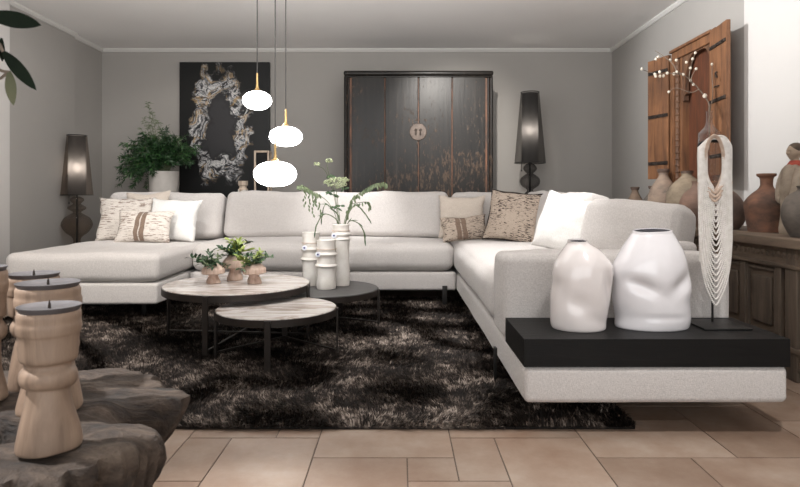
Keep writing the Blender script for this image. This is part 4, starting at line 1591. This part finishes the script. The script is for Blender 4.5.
def blossom_branch():
    Y = 3.90
    root = at(709.3, 112, Y)
    t = thing('blossom_twig', 'bare twig with small white buds rising from the glass bottle', 'branch', root)

    def P(zx, zy, dy=0):
        return at(630 + zx / 4.43, 10 + zy / 4.43, Y + dy) - root

    b = bmesh.new()
    paths = [[(351, 620), (352, 455), (345, 405), (305, 350), (262, 306), (235, 286), (207, 272), (196, 283)], [(235, 286), (190, 280), (133, 283), (85, 275), (52, 262)], [(305, 350), (270, 365), (205, 345), (172, 363)],
             [(262, 306), (265, 270), (275, 230), (290, 190)], [(207, 272), (190, 240), (150, 205), (110, 180)], [(281, 330), (268, 312), (290, 262)], [(352, 455), (366, 380), (364, 300), (363, 240)]]
    for k, s in enumerate(paths):
        dy = (0, -.10, .06, .05, .10, -.05, .03)[k]
        pts = [P(x, y, dy * i / (len(s) - 1)) for i, (x, y) in enumerate(s)]
        sp = spline(pts, 6)
        tube(b, sp, [  .0050 - .003 * i / len(sp) if k == 0 else .0032 - .0014 * i / len(sp) for i in range(len(sp))], 5)
    obj('twig', b, M['twig'], t)
    buds = [(52, 262, -.10), (110, 285, -.07), (113, 293, -.07), (131, 275, -.06), (133, 293, -.06), (148, 292, -.05), (165, 280, -.04), (195, 283, 0), (207, 275, 0), (235, 286, 0), (124, 208, .09),
            (115, 217, .09), (177, 222, .06), (290, 190, .05), (278, 217, .04), (268, 257, .02), (293, 261, -.05), (268, 312, 0), (281, 330, 0), (172, 363, .06), (332, 380, 0), (363, 240, .03), (205, 222, .03), (250, 232, .03)]
    for k, (x, y, dy) in enumerate(buds):
        b = bmesh.new()
        bmesh.ops.create_icosphere(b, subdivisions=2, radius=.0092 if (x, y) != (332, 380) else .015)
        for v in b.verts:
            v.co = Vector((v.co.x, v.co.y, v.co.z * 1.15)) + mnoise.noise_vector(v.co * 90 + Vector((k, 0, 0))) * .0025
        bmesh.ops.translate(b, verts=b.verts, vec=P(x, y, dy))
        obj('bud', b, M['bud'], t)


blossom_branch()


def figure():
    Y = 2.93
    s = Y / F
    X = (795 - CX) * s
    t = thing('clay_figure', 'standing clay figure in a pale robe with red collar, hair in a bun', 'figurine', (X, Y, STZ))

    def Z(y):
        return EYE + (HY - y) * s - STZ

    b = bmesh.new()
    # robe: elliptical body, widening to shoulders and hem
    rows = [(15, None, 0), (15.5, 228, 0), (13.5, 215, 0), (13.5, 203, 0), (14.5, 192, 0), (14.0, 180, 0), (12.5, 171, 0), (9.5, 166, 0), (5.0, 163, 0), (4.2, 161, 0)]
    lathe(b, smooth_prof([(r * s, Z(y) if y else 0) for r, y, _ in rows], 5), 32, sx=.92, sy=.78, fn=lambda co, a, k: co + Vector((math.cos(a), math.sin(a), 0)) * .003 * math.sin(a * 7 + co.z * 9))
    obj('robe', b, M['robe'], t, angle=80)
    for sg, yy in ((-1, -.052), (1, .055)):
        b = bmesh.new()
        tube(b, spline([(-.01, yy * .9, Z(169)), (-.025, yy * 1.12, Z(183)), (-.036, yy * .95, Z(197)), (-.050, yy * .35, Z(200))], 6), [.020, .022, .023, .024, .025, .026, .026, .027, .027, .028, .028, .028, .027, .027, .026, .025, .024, .023, .020][:19], 12)
        obj('sleeve', b, M['robe'], t, angle=80)
    b = bmesh.new()
    lathe(b, smooth_prof([(7.2 * s, Z(166)), (6.6 * s, Z(164)), (5.0 * s, Z(161.5)), (4.3 * s, Z(160.5))], 4), 24, cap0=False, cap1=False)
    obj('collar', b, M['collar_red'], t)
    # head: one surface with brow, nose, mouth and chin, facing the sofa (-x)
    b = bmesh.new()
    hz0, hz1 = Z(162), Z(144.5)
    H = hz1 - hz0
    hc = hz0 + H * .55
    bmesh.ops.create_uvsphere(b, u_segments=48, v_segments=36, radius=1)
    for v in b.verts:
        c = v.co.copy()
        x, y, z = c.x * .0355, c.y * .0315, c.z * H * .50
        if c.z < -.2:
            k = 1 - .35 * (-c.z - .2)
            y *= k
            x *= k * 1.02
        f = max(0.0, -c.x)
        if f > .3:
            g = lambda yy, zz, wy, wz: math.exp(-((c.y - yy) / wy) ** 2 - ((c.z - zz) / wz) ** 2)
            x -= .0060 * g(0, -.12, .17, .16) + .003 * g(0, .06, .13, .2) + .0025 * g(0, -.46, .28, .07) + .003 * g(0, -.74, .3, .14)
            x += .0055 * (g(.32, .08, .17, .10) + g(-.32, .08, .17, .10)) + .003 * g(0, -.33, .3, .05)
            x -= .003 * (g(.32, .24, .25, .06) + g(-.32, .24, .25, .06))
        v.co = Vector((x - .004, y, z + hc))
    for sy in (-1, 1):
        for v in sum(lathe(b, [(.001, -.004), (.008, -.003), (.009, .002), (.004, .004)], 10, (0, 0, 0)), []):
            v.co = Vector((v.co.x * .8 + .004, sy * (.030 + v.co.z), v.co.y * 1.3 + hc - .004))
    tube(b, [(.002, 0, Z(166)), (0, 0, hz0 + H * .2)], [.022, .019], 14)
    obj('head', b, M['skin_clay'], t, angle=80)
    b = bmesh.new()
    bmesh.ops.create_uvsphere(b, u_segments=28, v_segments=18, radius=1)
    for v in b.verts:
        v.co = Vector((v.co.x * .0365 + .0045, v.co.y * .0345, v.co.z * H * .36 + hc + H * .20))
    bun = bmesh.ops.create_uvsphere(b, u_segments=16, v_segments=12, radius=.018)
    for v in bun['verts']:
        v.co = Vector((v.co.x + .034, v.co.y, v.co.z * .9 + hc + H * .30))
    obj('hair', b, M['hair_clay'], t, angle=80)


figure()


# ------------------------------------------------------------------ crumpled vases on the end shelf
def dent_vase(label, px, Y, rows, sy, m, dents, seed, lip):
    s = Y / F
    X = (px - CX) * s
    bz = .3495
    t = thing('crumpled_vase', label, 'vase', (X, Y, bz), (0, 0, 0), 'crumpled white vases on the sofa shelf')

    def Z(y):
        return EYE + (HY - y) * s - bz

    zb = [(cx * s, hw * s, Z(y) if y is not None else 0.0) for cx, hw, y in rows]
    cprof = smooth_prof([(hw, z) for _, hw, z in zb], 8)
    cen = smooth_prof([(10 + c, z) for c, _, z in zb], 8)
    n = 96
    b = bmesh.new()
    rings = []
    for (r, z), (c, _) in zip(cprof, cen):
        ring = []
        for i in range(n):
            a = 2 * PI * i / n
            ry = r * sy if r * sy > .03 else r * .9
            co = Vector((c - 10 + r * math.cos(a), min(r, max(ry, 0)) * math.sin(a), z))
            for (dx, dz, ra, rb, rot, dep) in dents:
                p = Vector((dx * s, 0, Z(dz)))
                if math.sin(a) < .3:
                    ex, ez = (co.x - p.x) / s, (co.z - p.z) / s
                    cr, sr = math.cos(R(rot)), math.sin(R(rot))
                    dist2 = ((ex * cr + ez * sr) / ra) ** 2 + ((ez * cr - ex * sr) / rb) ** 2
                    co.y += dep * math.exp(-dist2) * max(0, .3 - math.sin(a)) / 1.3
            co += mnoise.noise_vector(co * 7 + Vector((seed, 0, seed))) * .006 * min(1, z * 8)
            co.z += (co.y * .14 + co.x * .05) * (z / cprof[-1][1]) ** 10
            ring.append(b.verts.new(co))
        rings.append(ring)
    last = cprof[-1]
    for f, dz in ((.93, .0008), (.90, -.010), (.92, -.04)):
        rings.append([b.verts.new((cen[-1][0] - 10 + (v.co.x - cen[-1][0] + 10) * f, v.co.y * f, v.co.z + dz)) for v in rings[len(cprof) - 1]])
    for a, c in zip(rings, rings[1:]):
        for i in range(n):
            j = (i + 1) % n
            b.faces.new((a[i], a[j], c[j], c[i]))
    b.faces.new(rings[0][::-1])
    obj('body', b, M[m], t, angle=70)
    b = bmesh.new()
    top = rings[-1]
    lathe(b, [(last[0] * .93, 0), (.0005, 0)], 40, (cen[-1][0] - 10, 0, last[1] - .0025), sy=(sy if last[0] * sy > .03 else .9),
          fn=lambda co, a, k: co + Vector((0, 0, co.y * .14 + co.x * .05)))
    obj('opening', b, simple('vase_inside_shade', (0.03, 0.03, 0.04), None, 5, .5), t)['label'] = 'dark disc standing for the shaded inside'  # flat dark disc, shade of the hollow vase put into its colour
    return t


dent_vase('smaller crumpled warm white glazed vase on the black shelf', 582, 2.20,
          [(-3, 23, None), (-3.5, 26.5, 327), (-4, 27.5, 318), (-2, 28.7, 300), (0, 29, 284), (.5, 29.4, 272), (1, 27, 262), (0, 18.5, 250), (-3.5, 11, 243.5), (-4.5, 10, 241)], .80, 'ceramic_warm',
          [(-10, 300, 18, 10, -25, .010), (22, 286, 5, 20, 8, .022), (-13, 270, 10, 12, 20, .006), (11, 268, 5, 14, -15, .006), (8, 316, 14, 6, -10, .004)], 3, 0)
dent_vase('larger crumpled cool white glazed vase on the black shelf', 651.5, 2.22,
          [(0, 31, None), (0, 36, 326), (1, 37, 316), (-1, 37.5, 300), (0, 38.5, 285), (-1, 37.5, 270), (0, 31, 252), (0, 22.5, 237), (0, 20, 233), (0, 19.5, 230.5)], .62, 'ceramic_white',
          [(-17, 283, 17, 6.5, -26, .017), (25, 280, 15, 7, 40, .028), (6, 314, 26, 3, 0, .004), (9, 258, 5, 18, 10, -.004)], 9, 0)


# ------------------------------------------------------------------ beaded necklace on its stand
def necklace():
    Y = 2.255
    s = Y / F
    c = at(715.5, 197, Y)
    st = thing('necklace_stand', 'black metal display stand with flat base plate under the white beads', 'stand', (c.x, Y, .3495))

    def Z(y):
        return EYE + (HY - y) * s - .3495

    obj('base_plate', B(-.095, .085, -.10, .075, 0, .007, bev=.0015), M['black_metal'], st)
    b = bmesh.new()
    tube(b, [(0, .022, .006), (0, .022, Z(194))], .0045, 8)
    for sg in (-1, 1):
        tube(b, spline([(0, .022, Z(196)), (sg * .030, .022, Z(184)), (sg * .050, .022, Z(165)), (sg * .046, .021, Z(143.5))], 6), .0038, 7)
    obj('rod', b, M['black_metal'], st)
    b = bmesh.new()
    tube(b, spline([(-.058, .012, Z(150)), (-.05, .020, Z(143)), (0, .022, Z(140.5)), (.05, .020, Z(142)), (.064, .012, Z(148))], 6), .006, 8)
    obj('shoulder_bar', b, M['black_metal'], st)

    nk = thing('beaded_necklace', 'large white beaded tribal necklace hanging on the black stand', 'necklace', (c.x, Y, EYE))

    def P(px, py, y=0.0):
        q = at(px, py, Y + y)
        return Vector((q.x - c.x, y, q.z - EYE))

    def beads(path, r, per):
        """one strand: a tube swollen at every bead"""
        bm = bmesh.new()
        L_ = [0]
        for a, d in zip(path, path[1:]):
            L_.append(L_[-1] + (d - a).length)
        nb = max(3, int(L_[-1] / per))
        pts, rad = [], []
        k = 0
        for i in range(nb * 3 + 1):
            q = L_[-1] * i / (nb * 3)
            while k < len(L_) - 2 and L_[k + 1] < q:
                k += 1
            f = (q - L_[k]) / max(1e-9, L_[k + 1] - L_[k])
            pts.append(path[k].lerp(path[k + 1], min(1, f)))
            rad.append(r if i % 3 else r * .45)
        tube(bm, pts, rad, 6)
        return bm

    n = 18
    for i in range(n):
        f = i / (n - 1)
        hw = 3.4 + 12.4 * f ** .95                        # half width below the collar
        yb = 204 + 101 * f                                # lowest point
        ti = 1 - f
        yd = -.030 - .010 * math.sin(f * PI) + .003 * (i % 2)
        xl, xr = 698.4 + 8.6 * ti, 731.4 - 9.1 * ti       # shoulders: inner strands beside the opening
        topl, topr = 147.5 - 5.5 * ti, 145 - 5.5 * ti
        cxx = 715.8
        ymid = max(186, yb - 40 - 22 * f)
        h2 = hw * (.82 - .10 * f)

        def side_pts(sg, x0_, y0_):
            return [P(x0_ - sg * 2.0, y0_ - 1.0, .012), P(x0_, y0_ + 3, yd * .5), P(x0_, 174, yd), P(cxx + sg * hw, ymid, yd), P(cxx + sg * h2, yb - 17 - 8 * f, yd), P(cxx + sg * min(h2 * .6, 4.4), yb - 6.5, yd)]
        pts = side_pts(-1, xl, topl) + [P(cxx, yb, yd)] + side_pts(1, xr, topr)[::-1]
        obj('bead_strand', beads(spline(pts, 7), .0041, .0072), M['bead'], nk, angle=80)
    # vertical packed strands that make the two shoulder panels
    for k in range(9):
        for side_ in (-1, 1):
            f = k / 8
            xx = (698.6 + f * 8.0) if side_ < 0 else (731.0 - f * 8.0)
            yt = (147 - 5.5 * f) if side_ < 0 else (145 - 6 * f)
            ye = 262 - 60 * f
            pts = [P(xx, yt, .0), P(xx, yt + 8, -.018), P(xx + side_ * -.3, 180, -.022), P(xx + side_ * -1.5 * (1 - f), ye, -.022)]
            obj('bead_strand', beads(spline(pts, 7), .0044, .0075), M['bead'], nk, angle=80)
    # back of the collar, woven rope round the oval opening, cross band
    b = bmesh.new()
    for k in range(4):
        tube(b, spline([P(700 + k * 1.6, 147 - k * 1.6, .008 + k * .004), P(708, 139.5 + k * .6, .022), P(716, 136.5 + k * 1.1, .026), P(724, 137 + k * 1.1, .022), P(730 - k, 144, .010)], 7), .0052, 7)
    obj('back_collar', b, M['bead'], nk)
    b = bmesh.new()
    for gr in (0, 1.9):
        pts = []
        for q in np.linspace(-.5, 2 * PI - .5, 48):
            ex = 8.6 + gr * .7
            yy = 163.5 - math.cos(q) * (26.5 + gr)
            xw = math.sin(q) * ex * (1.0 if yy < 163 else (1 - .42 * ((yy - 163) / 27) ** 2))
            pts.append(P(714.5 + xw, yy, -.024 - gr * .002))
        tube(b, pts, .0042, 7, False)
    obj('neck_opening', b, M['rope'], nk)['label'] = 'beige rope edge of the oval neck opening'
    b = bmesh.new()
    tube(b, spline([P(697.6, 183, -.028), P(704, 186, -.034), P(709, 188.5, -.036), P(715, 193, -.036), P(721, 187, -.036), P(726, 184, -.034), P(732, 182.5, -.028)], 6), .0050, 7)
    tube(b, spline([P(707, 191, -.037), P(715, 197, -.038), P(722, 190, -.037)], 6), .0055, 7)
    tube(b, spline([P(708.5, 195, -.037), P(715, 201, -.038), P(721, 194.5, -.037)], 6), .0050, 7)
    obj('chest_band', b, M['rope'], nk)


necklace()

# ------------------------------------------------------------------ root-wood table in the foreground
def trunk_table():
    C = Vector((-.86, 1.15, 0))
    t = thing('root_table', 'weathered tree root table with ragged edge, holding the carved candle posts', 'table', C)
    ctrl = []
    for (x, y) in ((191, 390), (186, 397), (160, 404), (140, 407), (127, 409), (138, 418), (152, 424), (159, 432), (150, 441), (132, 450), (100, 463), (60, 475), (0, 487)):
        q = at(x, y, .43 * F / (y - HY))
        ctrl.append((math.atan2(q.y - C.y, q.x - C.x), math.hypot(q.x - C.x, q.y - C.y)))
    for (x, y) in ((178, 384), (165, 378), (147, 371), (124, 367), (81, 368), (30, 371)):
        q = at(x, y, .43 * F / (y - HY))
        ctrl.append((math.atan2(q.y - C.y, q.x - C.x), math.hypot(q.x - C.x, q.y - C.y)))
    for a, r in ((150, .40), (180, .42), (-150, .38), (-115, .33)):
        ctrl.append((R(a), r))
    ctrl.sort()
    A = np.array([c[0] for c in ctrl])
    Rr = np.array([c[1] for c in ctrl])
    A = np.concatenate([A - 2 * PI, A, A + 2 * PI])
    Rr = np.concatenate([Rr, Rr, Rr])
    n = 420
    ang = np.linspace(-PI, PI, n, endpoint=False)
    rad = np.interp(ang, A, Rr)
    k = np.array([.25, .5, .25])
    rad = np.convolve(np.concatenate([rad[-1:], rad, rad[:1]]), k, 'valid')
    dent = [(at(4, 424, .43 * F / 227) - C, .055, .075), (at(133, 411, .43 * F / 214) - C, .035, .06)]
    rows = []
    ztop = .42
    for f in list(np.linspace(.03, .96, 30)):
        rows.append((f, 'top'))
    for f, dz in ((.985, -.006), (1.0, -.016), (1.008, -.032), (1.0, -.055), (.975, -.09), (.94, -.13), (.90, -.17), (.86, -.21), (.81, -.26), (.76, -.31), (.72, -.36), (.70, -.40), (.70, -.42)):
        rows.append((f, dz))
    b = bmesh.new()
    rings = []
    for f, kind in rows:
        ring = []
        for a, r in zip(ang, rad):
            jag = mnoise.noise(Vector((math.cos(a) * 5, math.sin(a) * 5, 1))) * .022 + mnoise.noise(Vector((math.cos(a) * 19, math.sin(a) * 19, 4))) * .016 - abs(mnoise.noise(Vector((math.cos(a) * 11, math.sin(a) * 11, 9)))) * .03
            rr = (r + jag * min(1, f ** 3)) * f
            x, y = rr * math.cos(a), rr * math.sin(a)
            if kind == 'top':
                z = ztop + mnoise.noise(Vector((x * 7, y * 16, 2))) * .014 + mnoise.noise(Vector((x * 22, y * 45, 7))) * .005
                z -= .010 * max(0, f - .8) * 5 * .3
            else:
                z = ztop + kind
                if z > 0.01:
                    fl = .085 * min(1, -kind * 7)
                    sh = mnoise.noise(Vector((math.cos(a) * 6, math.sin(a) * 6, z * 5))) * fl + mnoise.noise(Vector((math.cos(a) * 20, math.sin(a) * 20, z * 14))) * fl * .6 - abs(mnoise.noise(Vector((math.cos(a) * 9, math.sin(a) * 9, z * 4 + 7)))) * fl * .8
                    x += sh * math.cos(a)
                    y += sh * math.sin(a)
                    z += mnoise.noise(Vector((x * 9, y * 9, 3))) * .006
            for (p, w_, d_) in dent:
                if z > .2:
                    z -= d_ * math.exp(-((x - p.x) ** 2 + (y - p.y) ** 2) / w_ ** 2)
            ring.append(b.verts.new((x, y, max(z, 0))))
        rings.append(ring)
    for r0, r1 in zip(rings, rings[1:]):
        for i in range(n):
            j = (i + 1) % n
            b.faces.new((r0[i], r0[j], r1[j], r1[i]))
    b.faces.new(rings[0])
    b.faces.new(rings[-1][::-1])
    obj('slab', b, M['trunk'], t, angle=50)


trunk_table()


def candle_post(label, px, Y, y_base, y_top, scale_px, seed, lean=(0, 0)):
    s = Y / F
    X = (px - CX) * s
    z0 = .4235
    zt = EYE + (HY - y_top) * s - z0
    t = thing('candle_post', label, 'candle holder', (X, Y, z0), (R(lean[0]), R(lean[1]), 0), 'carved wooden candle posts on the root table')
    w = scale_px * s
    pr = [(.95, 0), (1.0, .015), (.99, .06), (.91, .16), (.80, .30), (.73, .41), (.72, .455), (.86, .475), (.95, .52), (.93, .57), (.80, .61), (.80, .635), (.93, .655), (.97, .70), (.98, .82), (1.02, .85), (1.03, .90), (1.0, .93), (1.0, .975), (.96, 1.0)]
    b = bmesh.new()
    lathe(b, smooth_prof([(r * w, z * zt) for r, z in pr], 4), 56, sy=.92, fn=lambda co, a, k: co + mnoise.noise_vector(co * 13 + Vector((seed, seed, 0))) * .006 * (1 - .85 * (co.z / zt) ** 4) + Vector((.012 * co.z * math.sin(seed), 0, 0)))
    top = Vector((.012 * zt * math.sin(seed), 0, zt + .003))
    obj('post', b, M['carved'], t, angle=70)
    b = bmesh.new()
    lathe(b, [(w * .90, -.004), (w * .99, .0045), (w * 1.0, .006), (w * .93, .005), (w * .80, .002), (0, .001)], 48, top, sy=.92)
    d = obj('dish', b, M['dish'], t, angle=40)
    b = bmesh.new()
    lathe(b, [(.0028, 0), (.0022, .008), (.0003, .015)], 8, top)
    obj('spike', b, M['iron'], d)


candle_post('nearest carved candle post, standing on the front edge of the root table', 48.0, .975, 461, 310.5, 29.3, 2.1)
candle_post('second carved candle post, just behind the nearest one', 49.5, 1.16, 425, 286.5, 29.5, 4.3)
candle_post('third carved candle post, behind and left of the second', 34, 1.30, 410, 277, 23.5, 6.2)
candle_post('carved candle post cut off by the photo edge', -21, 1.20, 410, 271, 23.5, 8.0)


# ------------------------------------------------------------------ olive tree whose twig reaches into the picture
def olive():
    base = Vector((-1.22, .50, 0))
    t = thing('olive_tree', 'young tree with long dark leaves reaching in at the upper corner', 'plant', base)
    b = bmesh.new()
    lathe(b, [(.13, 0), (.15, .02), (.17, .30), (.165, .31), (.15, .31), (.145, .27), (0, .27)], 36)
    obj('pot', b, M['clay_grey'], t)
    b = bmesh.new()
    Y = .92

    def P(px, py, dy=0):
        return at(px, py, Y + dy) - base

    trunk = spline([(0, 0, .25), (.02, .05, .6), (.05, .15, .95), (.10, .22, 1.15)], 6)
    tube(b, trunk, [.016 - .008 * i / len(trunk) for i in range(len(trunk))], 8)
    obj('trunk', b, M['twig'], t)
    b = bmesh.new()
    tips = [[(.10, .22, 1.15), P(-60, 60, -.05), P(-20, 58), P(0, 70), P(9, 72)], [(.10, .22, 1.15), P(-70, 30, -.05), P(-25, 20), P(-6, 14)], [P(-20, 58), P(-4, 42), P(3, 52)], [P(-20, 58), P(-3, 78), P(7, 73)]]
    for q in tips:
        tube(b, spline(q, 6), .0024, 5)
    obj('branch', b, M['twig'], t)
    lf = bmesh.new()
    lu = bmesh.new()

    def lft(bmx, a, c, w, dy0=0, dy1=0, bend=.08, nrm=(0.1, -1, .35)):
        p, q = P(*a, dy0), P(*c, dy1)
        leaf(bmx, p, q - p, (q - p).length, w * Y / F, nrm, bend, 10, .12)

    lft(lf, (-12, 14), (44, 27), 17, 0, -.01, -.06, (0, -1, .12))
    lft(lf, (3, 51), (35, 89), 12.5, 0, -.02, .05)
    lft(lf, (2, 38), (1, 62), 9, 0, .02, .05)
    lft(lf, (-14, 58), (-3, 40), 10)
    lft(lu, (9, 71), (13, 105), 10.5, 0, -.02, .03, (.2, -1, 0))
    rg = random.Random(2)
    for k in range(40):
        q = rg.choice(trunk[8:])
        leaf(lf, q, rnd_dir(-.2, .9, rg) + Vector((-.6, -.3, 0)), rg.uniform(.06, .09), .016, rnd_dir(0, 1, rg), .2, 5)
    obj('foliage', lf, M['leaf_fore'], t)
    obj('foliage', lu, M['leaf_back'], t)['label'] = 'olive leaf underside'


olive()
